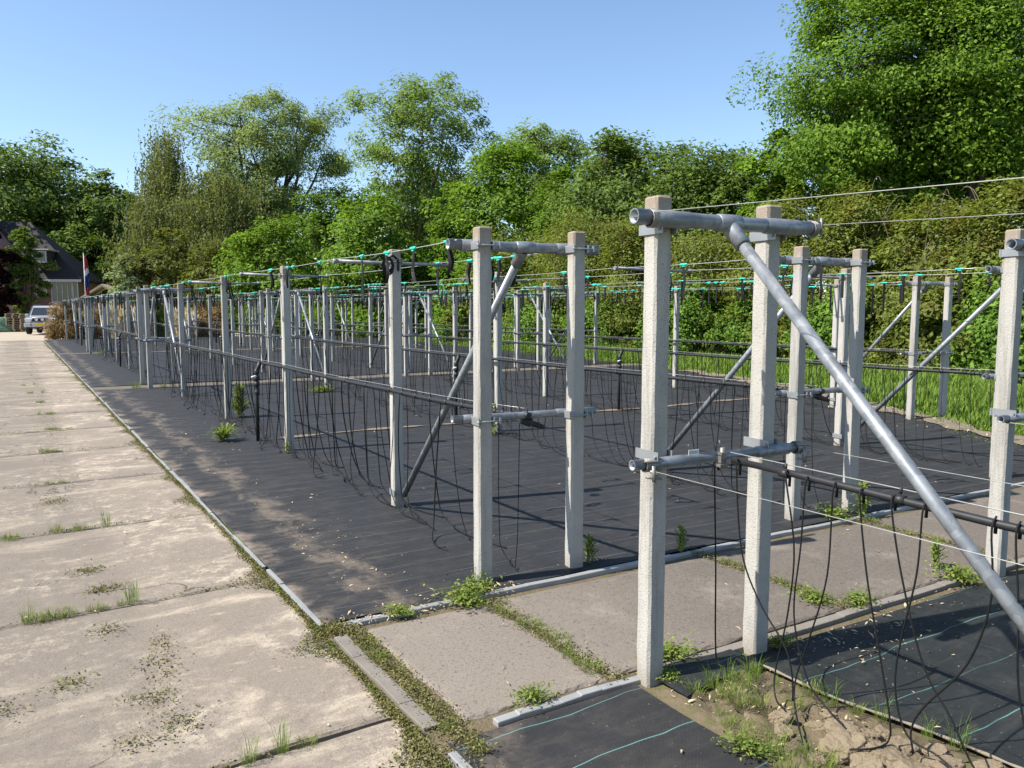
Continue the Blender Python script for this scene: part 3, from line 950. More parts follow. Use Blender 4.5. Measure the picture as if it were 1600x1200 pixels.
# the nearest bed: one thick black pipe over bare soil with long loose tubes
root = empty('drip_pipe', (0, 0, 0), 0, 'thick black drip pipe over the bare soil, long loose tubes hanging from it', 'drip pipe', 'drip pipes along the rows')
b = MB()
b.tube([(2.565, 2.27, .955), (2.56, 1.9, .95), (2.56, 1.2, .93), (2.56, 0, .92), (2.56, -4, .92)], .0145, 12)
for y in (2.0, 1.52, 1.06, .6):
    b.tube([(2.56, y - .022, .948 - .012 * (2.2 - y)), (2.56, y + .022, .948 - .012 * (2.2 - y))], .0178, 10)
    b.tube([(2.565, y, .96), (2.568, y, .985)], .006, 6)
b.build('pipe', M['hose'], root)
LOOSE = [[(2.53, 2.34, 0.94), (2.53, 2.32, 0.49), (2.53, 2.31, 0.15), (2.53, 2.29, 0.05), (2.53, 2.21, 0.05)],
 [(2.53, 2.22, 0.94), (2.53, 2.18, 0.59), (2.53, 2.08, 0.4), (2.53, 1.95, 0.26), (2.53, 1.91, 0.16), (2.53, 1.9, 0.05)],
 [(2.53, 1.97, 0.94), (2.53, 1.92, 0.66), (2.53, 1.94, 0.39), (2.53, 1.99, 0.13), (2.49, 1.95, 0.05), (2.43, 1.86, 0.06)],
 [(2.53, 1.88, 0.93), (2.53, 1.89, 0.69), (2.53, 1.91, 0.4), (2.53, 1.84, 0.17), (2.53, 1.75, 0.09), (2.49, 1.65, 0.08)],
 [(2.53, 1.76, 0.92), (2.53, 1.77, 0.6), (2.53, 1.84, 0.32), (2.53, 1.89, 0.15), (2.49, 1.86, 0.06), (2.3, 1.68, 0.05)],
 [(2.53, 1.65, 0.92), (2.53, 1.61, 0.65), (2.53, 1.55, 0.39), (2.53, 1.5, 0.17), (2.53, 1.5, 0.08), (2.44, 1.5, 0.08), (2.38, 1.55, 0.07)],
 [(2.53, 1.53, 0.92), (2.53, 1.48, 0.68), (2.53, 1.39, 0.4), (2.53, 1.29, 0.26), (2.53, 1.21, 0.13), (2.52, 1.1, .05)],
 [(2.53, 1.42, 0.92), (2.53, 1.43, 0.7), (2.53, 1.48, 0.41), (2.53, 1.48, 0.25), (2.53, 1.43, 0.13), (2.53, 1.32, 0.11), (2.5, 1.15, .06)],
 [(2.53, 1.2, 0.91), (2.53, 1.19, 0.69), (2.53, 1.25, 0.46), (2.53, 1.38, 0.26), (2.53, 1.42, 0.16), (2.53, 1.41, 0.08)],
 [(2.53, 1.13, 0.91), (2.53, 1.11, 0.69), (2.53, 1.1, 0.48), (2.53, 1.07, 0.32), (2.5, 1.0, .1)]]
def smooth_path(pts, n=6):
    P_ = [np.array(p) for p in pts]
    P_ = [2 * P_[0] - P_[1]] + P_ + [2 * P_[-1] - P_[-2]]
    out = []
    for i in range(1, len(P_) - 2):
        for k in range(n):
            t = k / n
            a, b_, c_, d_ = P_[i - 1:i + 3]
            out.append(.5 * ((2 * b_) + (-a + c_) * t + (2 * a - 5 * b_ + 4 * c_ - d_) * t * t + (-a + 3 * b_ - 3 * c_ + d_) * t ** 3))
    out.append(P_[-2])
    return out
for pts in LOOSE:
    b = MB(); b.tube(smooth_path([(2.555, pts[0][1], .955)] + pts), .0036, 6)
    b.tube([(2.555, pts[0][1], .945), (2.553, pts[0][1], .90)], .006, 6)
    b.build('drip_tube', M['tube'], root)

# valves hung under the lower pipes of the near frames
vproto = None
for x, y, lab in ((2.55, 3.90, 'black drip valve under the low pipe of the roadside frame beyond the path'),
                  (5.20, 3.82, 'black drip valve under the low pipe of the second row frame beyond the path'),
                  (8.05, 3.74, 'black drip valve under the low pipe of the third row frame beyond the path')):
    b = MB()
    b.tube([(x, y + .02, .99), (x - .01, y - .02, .955), (x + .0, y - .03, .925)], .013, 8)
    b.tube([(x - .02, y - .02, .935), (x + .04, y - .03, .915), (x + .05, y - .03, .912), (x + .10, y - .04, .895)], [.022, .026, .018, .018], 10)
    b.tube([(x + .10, y - .04, .895), (x + .13, y - .045, .885)], .013, 8)
    b.tube([(x + .05, y - .03, .93), (x + .055, y - .03, .96)], .007, 6); b.box((x + .06, y - .03, .963), (.05, .014, .01))
    b.tube([(x - .015, y + .05, 1.0), (x - .03, y - .01, 1.0), (x - .01, y - .02, .94)], .007, 6)
    o = b.build('drip_valve', M['hose']); tag(o, lab, 'valve', 'drip valves')

# riser pipes
rproto = empty('riser_pipe'); tag(rproto, 'x', 'riser pipe')
b = MB(); b.tube([(0, 0, 0), (0, 0, .5), (0.005, 0, .80), (.03, 0, .90)], .0215, 12); b.build('pipe', M['hose'], rproto)
b = MB()
cp, cr = [(0.002, 0, .56)], [.022]
for zz, rr_ in ((.60, .029), (.70, .033), (.77, .037), (.84, .031)):
    cp += [(.004, 0, zz - .026), (.005, 0, zz - .02), (.006, 0, zz + .02), (.007, 0, zz + .026)]; cr += [.023, rr_, rr_, .023]
cp += [(.015, 0, .88), (.03, 0, .90), (.055, 0, .975)]; cr += [.023, .027, .026]
b.tube(cp, cr, 12)
b.build('coupling', M['hose'], rproto)
b = MB(); b.tube([(0, -.02, .79), (-.02, -.05, .80), (-.07, -.055, .79)], .009, 8); b.build('tap_handle', M['white'], rproto)
for s, yy in ((1, 9.50), (2, 23.8), (3, 38.2)):
    for r, x in ROWS.items():
        if s == 1 and r == 5: continue
        inst(rproto, USED, (x - .13, skew(x, yy), 0), wob(.08), f'upright black feeder pipe with valve, {RN[r]}, {BN[s]}', 'upright feeder pipes')

# ------------------------------------------------------------------ soil patch between the two near sheets
def vnoise(x, y):
    return (math.sin(x * 9 + 1.3 * math.sin(y * 7)) + math.sin(y * 11 + 1.7 * math.sin(x * 8)) + .6 * math.sin(x * 23 + y * 19) + .5 * math.sin(x * 37 - y * 41)) / 3.1
b = MB(); nx, ny = 60, 170
for j in range(ny + 1):
    for i in range(nx + 1):
        x = 2.08 + .95 * i / nx; y = -2.2 + 4.62 * j / ny
        hx_ = 2.72 + .13 * (2.36 - y)
        e = max(0, min(1, min(x - 2.165, hx_ - x) / .12)) * min(1, (ny - j) / 6)
        zz = -.014 + .01 * min(1, e * 3) + e * (.03 * vnoise(x, y) + .022 * vnoise(x * 2.3 + 4, y * 2.2) + .012 * vnoise(x * 5 + 1, y * 5) + .02 * mnoise.turbulence(Vector((x * 14, y * 14, 1)), 4, True) - .012) + .012 * e
        if y < 1.75: zz += e * .018 * max(0, vnoise(x * 1.4 + 2, y * 1.5)) * 2
        b.v.append((x, y, zz))
for j in range(ny):
    for i in range(nx):
        a = j * (nx + 1) + i
        b.face((a, a + 1, a + nx + 2, a + nx + 1), True)
tag(b.build('soil', M['soil']), kind='structure')
clods = [(2.42, 1.87, .045), (2.35, 1.80, .035), (2.52, 1.66, .065), (2.57, 1.60, .05), (2.43, 1.60, .075), (2.62, 1.50, .05), (2.33, 1.94, .025), (2.60, 1.78, .03),
         (2.50, 1.48, .075), (2.38, 1.48, .06), (2.60, 1.34, .07), (2.70, 1.42, .035), (2.47, 1.34, .08), (2.30, 1.62, .03), (2.73, 1.26, .05), (2.32, 1.36, .06), (2.58, 1.18, .07), (2.42, 1.18, .07), (2.66, 1.6, .03), (2.48, 1.76, .035)]
import bmesh
from mathutils import noise as mnoise
for k, (x, y, rad) in enumerate(clods):
    bm = bmesh.new(); bmesh.ops.create_icosphere(bm, subdivisions=5, radius=1)
    ph = k * 1.7
    for v in bm.verts:
        p = v.co.copy(); o3 = Vector((ph, ph * .7, -ph))
        d = .72 + .55 * mnoise.turbulence(p * .9 + o3, 3, True) + .16 * mnoise.turbulence(p * 4 + o3, 3, True) + .05 * mnoise.noise(p * 16)
        q3 = max(-.75, min(.62, p.z))
        v.co = Vector((p.x * d * rad * 1.15, p.y * d * rad * .95, q3 * d * rad * .8))
    me = bpy.data.meshes.new('soil_clod'); bm.to_mesh(me); bm.free(); me.materials.append(M['clod'])
    for p in me.polygons: p.use_smooth = True
    o = bpy.data.objects.new('soil_clod', me); C.objects.link(o)
    o.location = (x, y, .012 + rad * .25); o.rotation_euler = (wob(.3), wob(.3), k * 1.1)
    tag(o, 'dry brown clod of earth lying in the bare soil strip', 'clod', 'clods in the bare soil')

# ------------------------------------------------------------------ low vegetation
def blades(n, spread, hmin, hmax, wv, lean, seed):
    q = np.random.default_rng(seed)
    a = q.uniform(0, 2 * np.pi, n); rad = spread * np.sqrt(q.uniform(0, 1, n))
    base = np.stack([rad * np.cos(a), rad * np.sin(a), np.zeros(n)], 1)
    h = q.uniform(hmin, hmax, n)
    dirn = a + q.normal(0, .9, n)
    ln = h * lean * q.uniform(.2, 1.2, n)
    d = np.stack([np.cos(dirn), np.sin(dirn), np.zeros(n)], 1)
    sd_ = np.stack([-np.sin(dirn), np.cos(dirn), np.zeros(n)], 1) * (wv * q.uniform(.5, 1.2, n))[:, None]
    mid = base + d * (ln * .35)[:, None]; mid[:, 2] = h * .62
    tip = base + d * ln[:, None]; tip[:, 2] = h * q.uniform(.75, 1.0, n)
    v = np.stack([base - sd_ * .6, base + sd_ * .6, mid + sd_, tip, mid - sd_], 1).reshape(-1, 3)
    return v
def leaves(cent, nrm, size, aspect, q, droop=0.0):
    """diamond leaves with a lengthwise axis perpendicular to nrm"""
    n = len(cent)
    t = q.normal(0, 1, (n, 3)); t[:, 2] -= droop
    t -= nrm * np.sum(t * nrm, 1)[:, None]
    t /= np.linalg.norm(t, axis=1)[:, None] + 1e-9
    s = np.cross(nrm, t)
    L = size * q.uniform(.45, 1.5, n)[:, None]
    W = L * aspect
    fold = nrm * L * .12
    return np.stack([cent - t * L * .5, cent + s * W * .5 + fold - t * L * .05, cent + t * L * .5, cent - s * W * .5 + fold - t * L * .05], 1).reshape(-1, 3)

tuft_a = fastmesh('grass_tuft', blades(110, .055, .02, .10, .0014, .9, 1), 5, M['weed']); tag(tuft_a, 'x', 'grass tuft')
tuft_b = fastmesh('grass_tuft', blades(150, .08, .012, .06, .0018, 1.2, 2), 5, M['weed']); tag(tuft_b, 'x', 'grass tuft')
tuft_c = fastmesh('grass_tuft', blades(60, .04, .04, .20, .0013, .55, 3), 5, M['grass']); tag(tuft_c, 'x', 'grass tuft')
q = np.random.default_rng(9)
n = 320
cen = q.normal(0, 1, (n, 3)) * (.06, .045, .028); cen[:, 2] = np.abs(cen[:, 2]) + .012
nr = np.stack([q.normal(0, .5, n), q.normal(0, .5, n), np.ones(n)], 1); nr /= np.linalg.norm(nr, axis=1)[:, None]
stq = np.stack([cen * 0 + (.001, 0, 0), cen * 0 + (0, .001, 0), cen + (0, .0012, 0), cen + (.0012, 0, 0)], 1).reshape(-1, 3)
weed_a = fastmesh('weed', np.concatenate([leaves(cen, nr, .022, .5, q), stq]), 4, M['weed']); tag(weed_a, 'x', 'weed')
def rosette(n, L, wv, seed, up=.7):
    q = np.random.default_rng(seed)
    vs = []
    for k in range(n):
        a = k * 2.4 + q.normal(0, .2); l = L * q.uniform(.55, 1.1); e = up * q.uniform(.4, 1.5)
        d = np.array([math.cos(a), math.sin(a), 0]); s = np.array([-math.sin(a), math.cos(a), 0]) * wv * q.uniform(.7, 1.2)
        p0 = d * .01; p1 = d * l * .35 + (0, 0, l * e * .55); p2 = d * l * .75 + (0, 0, l * e * .85); p3 = d * l + (0, 0, l * e * .8)
        p0, p1, p2, p3 = map(np.array, (p0, p1, p2, p3))
        up_ = np.array([0, 0, wv * .35])
        vs += [p0 - s * .3, p0 + s * .3, p1 + s * .9 + up_, p1 - s * .9 + up_, p1 - s * .9 + up_, p1 + s * .9 + up_, p2 + s + up_, p2 - s + up_, p2 - s + up_, p2 + s + up_, p3 + s * .12, p3 - s * .12]
    return np.array(vs)
big_weed = fastmesh('leafy_weed', np.concatenate([rosette(50, .21, .013, 4, .75), rosette(40, .15, .011, 8, 1.2)]), 4, M['weed'])
tag(big_weed, 'big rosette of light green leaves by the upright feeder pipe', 'weed'); big_weed.location = (2.06, 9.72, 0.01)
upw = fastmesh('leafy_weed', np.concatenate([rosette(20, .16, .018, k, 1.2) + (0.02 * math.sin(k * 2), .02 * math.cos(k), .065 * k) for k in range(8)]), 4, M['weed'])
tag(upw, 'tall dark leafy weed against the third single post, roadside row', 'weed'); upw.location = (2.74, 11.75, 0); upw.scale = (.8, .8, .8)
leafy = fastmesh('leafy_weed', np.concatenate([rosette(9, .075 - .008 * k, .0065, 20 + k, .9) + (0, 0, .022 * k) for k in range(6)]), 4, M['weed']); tag(leafy, 'x', 'weed')

# hand-placed weeds: (kind, x, y, scale, label)
W = [(leafy, 3.62, 3.62, 1.0, 'small leafy weed sprouting at the path edging between the near frames'),
     (leafy, 2.97, 3.76, 1.1, 'small leafy weed behind the right post of the roadside frame past the path'),
     (leafy, 5.40, 3.50, 1.7, 'bright leafy weed by the right post of the second row frame past the path'),
     (weed_a, 2.16, 1.80, .8, 'bright ragged weed at the edge of the sandy sheet and bare soil'),
     (weed_a, 2.98, 2.33, 0.65, 'round green weed at the foot of the closest right post'),
     (weed_a, 2.30, 2.37, 0.58, 'brownish weed around the foot of the closest left post'),
     (weed_a, 1.70, 2.52, .7, 'light green weed on the path edging near the corner'),
     (weed_a, 1.98, 3.60, 1.1, 'bright weed clump at the path joint before the roadside frame'),
     (weed_a, 2.12, 3.70, 1.1, 'weed hugging the front of the roadside frame left post'),
     (weed_a, 1.62, 3.64, .75, 'grey green weed on the metal path edging'),
     (weed_a, 3.78, 2.44, .9, 'yellow green weed by the path edging above the dark sheet'),
     (weed_a, 2.45, 2.52, 1.0, 'yellow green weed on the path just behind the closest posts'),
     (weed_a, 5.2, 3.60, 1.15, 'low green weed patch between the posts of the second row frame'),
     (weed_a, 3.60, 2.60, 0.86, 'green weed at the inner path joint by the far edging'),
     (weed_a, 4.6, 2.34, 1.15, 'weed mass by the right picture edge post foot'),
     (leafy, 4.72, 2.55, 1.15, 'green weed by the path left of the right edge post'),
     (leafy, 2.47, 8.5, .9, 'small weed behind the foot of the second single post'),
     (weed_a, 2.95, 12.9, 1.6, 'weed patch on the sheet beyond the third single post'),
     (leafy, 5.05, 8.4, 2.3, 'dark weed beside the second single post of the second row'),
     (weed_a, 4.9, 14.5, 2.0, 'weed patch in the second row past the feeder pipe'),
     (tuft_a, 2.0, 17.2, 1.6, 'grass tuft at the road end of the second cross path'),
     (tuft_a, 2.5, 17.0, 1.3, 'grass tuft between the frames at the second cross path'),
     (tuft_a, 2.6, 31.5, 2.0, 'grass tuft on the farthest cross path')]
for pr, x, y, sc, lab in W:
    inst(pr, USED, (x, y, .012), wob(3), lab, 'weeds', (sc, sc, sc * random.uniform(.9, 1.3)))

def tuftset(pts, protos, lab, group, s0=.6, s1=1.4, z=.0):
    for x, y in pts:
        s_ = random.uniform(s0, s1)
        inst(random.choice(protos), USED, (x, y, z), wob(3), lab, group, (s_, s_, s_ * random.uniform(.8, 1.2)))
# tufts in road joints
pts = []
for y, xs_ in ((2.72, (.62, .74, .83, .3, -.4)), (4.57, (.28, .33, .16, .1, .02, .42, .47, -.02)), (6.36, (.28, .18, .33, -.1, .5)), (8.2, (.3, .1, .2)), (10.05, (.35, .28, .2)), (11.9, (.3, .36, .4, .55)), (13.7, (.25, .4)), (15.5, (.3, .35)), (17.3, (.2, .4)), (19.2, (.3, .1)), (22, (.3,)), (26, (.35,))):
    for x in xs_: pts.append((x, y + wob(.02) - .0))
tuftset(pts, [tuft_a, tuft_b, tuft_c], 'small grass tuft growing in a joint of the road slabs', 'tufts in the road joints', .35, .9)
pts = [(2.12 + wob(.05), y) for y in np.linspace(2.62, 3.5, 12)] + [(3.70 + wob(.05), y) for y in (2.62, 2.7, 2.78, 2.9, 3.1, 3.2, 3.3)] + [(5.32 + wob(.06), y) for y in np.linspace(2.5, 3.4, 6)]
tuftset(pts, [tuft_a, tuft_b], 'grass tuft growing in a joint of the concrete cross path', 'tufts in the path joints', .35, .8)
pts = [(1.345 + wob(.03), y) for y in np.linspace(2.35, 3.6, 8)]
tuftset(pts, [tuft_b, tuft_b, tuft_a], 'grass tuft in the mossy strip between road kerb and path', 'tufts in the mossy strip', .3, .6)
pts = [(2.30, 2.2), (2.36, 2.12), (2.42, 2.16), (2.50, 2.12), (2.58, 2.14), (2.64, 2.2), (2.38, 2.05), (2.44, 2.0), (2.25, 2.02), (2.22, 1.95), (2.28, 1.88), (2.20, 1.72), (2.26, 1.66), (2.3, 1.6), (2.18, 1.85), (2.62, 2.05), (2.70, 1.95), (2.72, 1.75), (2.74, 1.66), (2.68, 1.84), (2.55, 1.9), (2.2, 1.55), (2.14, 1.62), (2.78, 1.5), (2.8, 1.4), (2.5, 2.2), (2.4, 2.22)]
tuftset(pts, [tuft_a, tuft_c, tuft_c], 'fresh grass tuft standing in the bare soil strip', 'tufts in the bare soil', .38, .85, .015)

# moss: uncountable crumbs along the kerb and joints
def crumbs(name, pts, size, mat, seed, flatness=.6, zmax=.02, asp=.5):
    q = np.random.default_rng(seed)
    n = len(pts)
    cen = np.array([(x, y, 0) for x, y in pts], float); cen[:, 2] = q.uniform(0.002, zmax, n)
    nr = q.normal(0, 1, (n, 3)); nr[:, 2] = np.abs(nr[:, 2]) + flatness
    nr /= np.linalg.norm(nr, axis=1)[:, None]
    return tag(fastmesh(name, leaves(cen, nr, size * (q.uniform(.4, 1.8, (n, 1)) if asp < .4 else 1), asp, q), 4, mat), kind='stuff')
mp = []
q = np.random.default_rng(31)
while len(mp) < 52000:
    y = 1.2 + 43 * q.uniform() ** 2.6
    k = .5 + .5 * math.sin(y * 4.1 + 2 * math.sin(y * 1.7))
    if q.uniform() > .35 + .65 * k: continue
    x = 1.208 - abs(q.normal(0, .018 + .085 * k * k * (.5 + .5 * math.sin(y * 11.3))))
    mp.append((x, y))
for y0 in yj:
    for _ in range(int(1900 / (1 + max(0, y0) * .10))):
        x = q.uniform(-2, 1.1)
        if math.sin(x * 3 + y0 * 5) + q.normal(0, .7) > .0: mp.append((x, y0 + q.normal(0, .016)))
for x0 in (2.12, 3.70, 5.32):
    for _ in range(1500): mp.append((x0 + q.normal(0, .035), q.uniform(2.45, 3.6)))
for _ in range(900): mp.append((1.28 + q.normal(0, .05), 3.66 + q.normal(0, .05)))
for _ in range(3000): mp.append((1.345 + q.normal(0, .03), q.uniform(2.3, 3.62)))
for _ in range(900): mp.append((1.24 + q.normal(0, .05), q.uniform(1.4, 2.6)))
for cx, cy, sx, sy, n in ((.47, 3.7, .05, .10, 230), (.42, 3.35, .04, .05, 130), (.46, 3.12, .05, .06, 200), (.52, 3.95, .03, .07, 120), (.32, 4.25, .05, .05, 150), (.38, 3.42, .07, .02, 100), (.3, 3.05, .04, .04, 110), (.36, 4.9, .05, .04, 300), (.3, 5.3, .05, .04, 300), (.30, 12, .1, 2.5, 900), (.35, 18, .12, 4, 900), (.2, 7.4, .06, .1, 350), (-.15, 3.6, .06, .05, 200), (.12, 3.7, .05, .05, 200)):
    for _ in range(n): mp.append((cx + q.normal(0, sx) , cy + q.normal(0, sy)))
crumbs('moss', mp, .0125, M['moss'], 5)
# chaff and crumbs of dry litter
lp = []
for _ in range(260): lp.append((2.95 + abs(q.normal(.5, .6)), 2.36 - abs(q.normal(0, .22)) - .04 * 1))
for _ in range(500): lp.append((q.uniform(1.3, 9), q.uniform(3.8, 14)))
for _ in range(500): lp.append((1.5 + abs(q.normal(0, .25)), q.uniform(3.7, 12)))
for _ in range(320): lp.append((2.45 + q.normal(0, .16), q.uniform(1.2, 2.3)))
for _ in range(260): lp.append((q.uniform(-1.5, 1.1), q.uniform(1.8, 9)))
for _ in range(380): lp.append((q.uniform(1.3, 2.4), 3.62 + abs(q.normal(0, .08))))
for _ in range(70): lp.append((q.uniform(1.5, 5), q.uniform(2.5, 3.5)))
crumbs('litter', lp, .02, M['litter'], 6, 2.5, .018, .26)
sp = MB()
for i, x in enumerate(np.linspace(2.7, 11.5, 60)):
    yc = 9.55 - .035 * (x - 2.7) + .05 * math.sin(x * 2)
    wv = .045 + .03 * math.sin(x * 5) + .02 * math.sin(x * 13)
    sp.v += [(x, yc - wv, .022), (x, yc + wv, .022)]
    if i: a = len(sp.v) - 4; sp.face((a, a + 2, a + 3, a + 1))
tag(sp.build('sand', M['sand']), kind='stuff')

ds = MB()
for i, y in enumerate(np.linspace(3.55, 15, 120)):
    xe = right_edge(y) + .12 * math.sin(y * 3.1); yy = y - 0.042 * (xe - 2.2)
    wv = .16 + .10 * math.sin(y * 4.3) + .06 * math.sin(y * 11)
    ds.v += [(xe - wv, yy, .026), (xe + wv + .15, yy, .026)]
    if i: a = len(ds.v) - 4; ds.face((a, a + 1, a + 3, a + 2))
tag(ds.build('sand', M['sand']), kind='stuff')
crumbs('litter', [(right_edge(y) + q.normal(0, .3), y - 0.042 * 8 + q.normal(0, .1)) for y in q.uniform(3.6, 14, 900)], .035, M['litter'], 8, 1.5, .05, .26)
# meadow right of the beds
q = np.random.default_rng(77)
N = 190000
pts = []
while sum(len(p) for p in pts) < N:
    y = 3.0 + 40 * q.uniform(0, 1, 60000) ** 1.9
    re = np.interp(y, [3.0, 4.7, 6.4, 9, 13.5, 20, 46], [9.2, 9.9, 10.8, 12.2, 14.0, 15.2, 17.5])
    x = re + .1 + 9.5 * q.uniform(0, 1, 60000) ** 1.25 + .35 * np.sin(y * 2.2)
    pts.append(np.stack([x, y], 1))
    # bulge of grass round the corner frame of the fourth row
pts = np.concatenate(pts)[:N]
n = len(pts)
base = np.concatenate([pts, np.full((n, 1), -.05)], 1)
edge = np.clip((pts[:, 0] - np.interp(pts[:, 1], [3.0, 4.7, 6.4, 9, 13.5, 20, 46], [9.2, 9.9, 10.8, 12.2, 14.0, 15.2, 17.5])) / 1.6, .25, 1)
h = q.uniform(.08, .30, n) * edge * (1 + .3 * np.sin(pts[:, 0] * 1.9) * np.sin(pts[:, 1] * 1.3))
a = q.uniform(0, 2 * np.pi, n)
d = np.stack([np.cos(a), np.sin(a), np.zeros(n)], 1); s_ = np.stack([-np.sin(a), np.cos(a), np.zeros(n)], 1) * (q.uniform(.004, .010, n) * (1 + pts[:, 1] / 18))[:, None]
ln = h * q.uniform(.05, .7, n)
mid = base + d * (ln * .35)[:, None]; mid[:, 2] += h * .6
tip = base + d * ln[:, None]; tip[:, 2] += h
tag(fastmesh('grass', np.stack([base - s_, base + s_, mid + s_ * .9, tip, mid - s_ * .9], 1).reshape(-1, 3), 5, M['grass']), kind='stuff')

# ------------------------------------------------------------------ trees
def bez(p, c, e, n):
    return [(1 - t) ** 2 * p + 2 * t * (1 - t) * c + t * t * e for t in np.linspace(0, 1, n)]
def tree(name, label, cat, px, depth, top_py, w_px, leafm, barkm, nclump, per, leaf, profile='round', crown_base=.28, clump=None, trunk_r=None, seed=0, lean=0.0,
         weep=0.0, group='trees round the nursery', xy=None, bias=.45, aspect=.55, ntrunk=1, squash=.62, limb_r=1.0, H=None, Rr=None, irr=1.0):
    q = np.random.default_rng(seed + 100)
    x, y = xy if xy else place(px, depth)
    H = H or height(top_py, depth)
    Rr = Rr or w_px / 2 / FPX * depth
    clump = clump or Rr * .26
    trunk_r = trunk_r or H * .016
    root = empty(name, (x, y, -.05), 0, label, cat, group)
    prof = {'round': lambda h: np.sqrt(np.clip(1 - (2 * h - 1) ** 2, 0, 1)) * (1 - .12 * h) + .05,
            'tall': lambda h: np.clip(np.sin(np.pi * (h * .86 + .12)), 0, 1) ** .8,
            'cone': lambda h: (1 - h) ** .8 * .95 + .07,
            'vase': lambda h: np.sqrt(np.clip(1 - (1.5 * h - .75) ** 2, 0, 1)) * (.55 + .5 * h) * np.clip((1.06 - h) * 5, 0, 1),
            'bush': lambda h: np.sqrt(np.clip(1 - h ** 2.2, 0, 1)) * .97 + .05}[profile]
    hh = q.uniform(0, 1, nclump * 3)
    pw = prof(hh); keep = q.uniform(0, 1, len(hh)) < pw / pw.max() * .9 + .1
    hh = hh[keep][:nclump]
    n = len(hh)
    a = q.uniform(0, 2 * np.pi, n)
    rad = Rr * prof(hh) * q.uniform(0, 1, n) ** bias * (1 + irr * .22 * np.sin(a * 3 + hh * 5 + seed) + irr * .16 * np.sin(a * 5 + hh * 13 + seed * 2))
    zc = H * crown_base + (H * .985 - H * crown_base - clump * .35) * hh
    cc = np.stack([rad * np.cos(a) + lean * zc, rad * np.sin(a), zc], 1)
    # limbs
    b = MB()
    zt = H * (crown_base * .6 + .12)
    tops = []
    for k in range(ntrunk):
        off = np.array([math.cos(k * 2.4 + seed), math.sin(k * 2.4 + seed), 0]) * (trunk_r * 1.4 if ntrunk > 1 else 0)
        e = off * 3 + np.array([lean * zt, 0, zt])
        pth = bez(off, off + np.array([0, 0, zt * .5]), e, 5)
        b.tube(pth, list(np.linspace(trunk_r * (1.25 if ntrunk == 1 else .8), trunk_r * .75, 5)), 8)
        tops.append(e)
    nl = max(5, min(12, n // 9))
    limbs = []
    for k in range(nl):
        t0 = tops[k % len(tops)]
        al = k * 2.4 + q.uniform(-.3, .3) + seed
        hz = q.uniform(.25, .95)
        rr_ = Rr * float(prof(np.array([hz]))[0]) * q.uniform(.45, .85) * limb_r
        e = np.array([rr_ * math.cos(al) + lean * H * .6, rr_ * math.sin(al), H * crown_base + (H - H * crown_base) * hz * .93])
        c_ = t0 * .45 + e * .55; c_[2] = t0[2] + (e[2] - t0[2]) * q.uniform(.25, .5); c_[:2] += q.normal(0, Rr * .07, 2)
        pth = bez(t0, c_, e, 9)
        pth = [p + (q.normal(0, Rr * .02, 3) if 0 < i < 8 else 0) for i, p in enumerate(pth)]
        b.tube(pth, list(np.linspace(trunk_r * .62, trunk_r * .10, 9)), 6)
        limbs += [(p, trunk_r * .62 * (1 - i / 8) + trunk_r * .1) for i, p in enumerate(pth)][2:]
    LP = np.array([p for p, _ in limbs])
    for k in range(n):
        dd = np.linalg.norm(LP - cc[k], axis=1) + 1.2 * np.clip(LP[:, 2] - cc[k, 2], 0, None)
        j = int(np.argmin(dd))
        p0 = LP[j]; e = cc[k]
        m_ = (p0 + e) / 2 + q.normal(0, clump * .18, 3)
        b.tube(bez(p0, m_, e, 4), list(np.linspace(max(.012, limbs[j][1] * .5), .008 + trunk_r * .03, 4)), 4, cap=False)
    b.build('trunk', barkm, root)
    # leaves
    ctr = np.array([lean * H * .6, 0, H * (crown_base + (1 - crown_base) * .45)])
    if weep:
        m = per // 12
        cen = []
        for k in range(n):
            st = cc[k] + q.normal(0, 1, (m, 3)) * (clump, clump, clump * .3)
            L = weep * q.uniform(.4, 1.0, m)
            for t in np.linspace(0, 1, 12):
                sw = st.copy(); sw[:, 2] -= L * t
                sw[:, :2] += q.normal(0, .05 + .03 * t, (m, 2))
                cen.append(sw)
        cen = np.concatenate(cen)
        cen = cen[cen[:, 2] > .15]
        nr = q.normal(0, 1, (len(cen), 3)); nr[:, 2] *= .35
    else:
        sz = q.uniform(.55, 1.35, n)
        off = q.normal(0, 1, (n, per, 3))
        nrm_ = np.linalg.norm(off, axis=2, keepdims=True)
        off = off / nrm_ * np.minimum(nrm_, 2.0) * .62
        off *= (clump * sz)[:, None, None]
        off[:, :, 2] *= squash
        off[:, :, 2] -= 0.25 * np.sum(off[:, :, :2] ** 2, axis=2) / clump
        cen = (cc[:, None, :] + off).reshape(-1, 3)
        cen = cen[cen[:, 2] > .05]
        out = cen - ctr; out /= np.linalg.norm(out, axis=1)[:, None] + 1e-6
        nr = out * .65 + np.array([0, 0, .6]) + q.normal(0, .45, (len(cen), 3))
    nr /= np.linalg.norm(nr, axis=1)[:, None] + 1e-9
    fastmesh('crown', leaves(cen, nr, leaf, aspect, q, 1.5 if weep else .5), 4, leafm, root)
    return root

BK = M['bark']
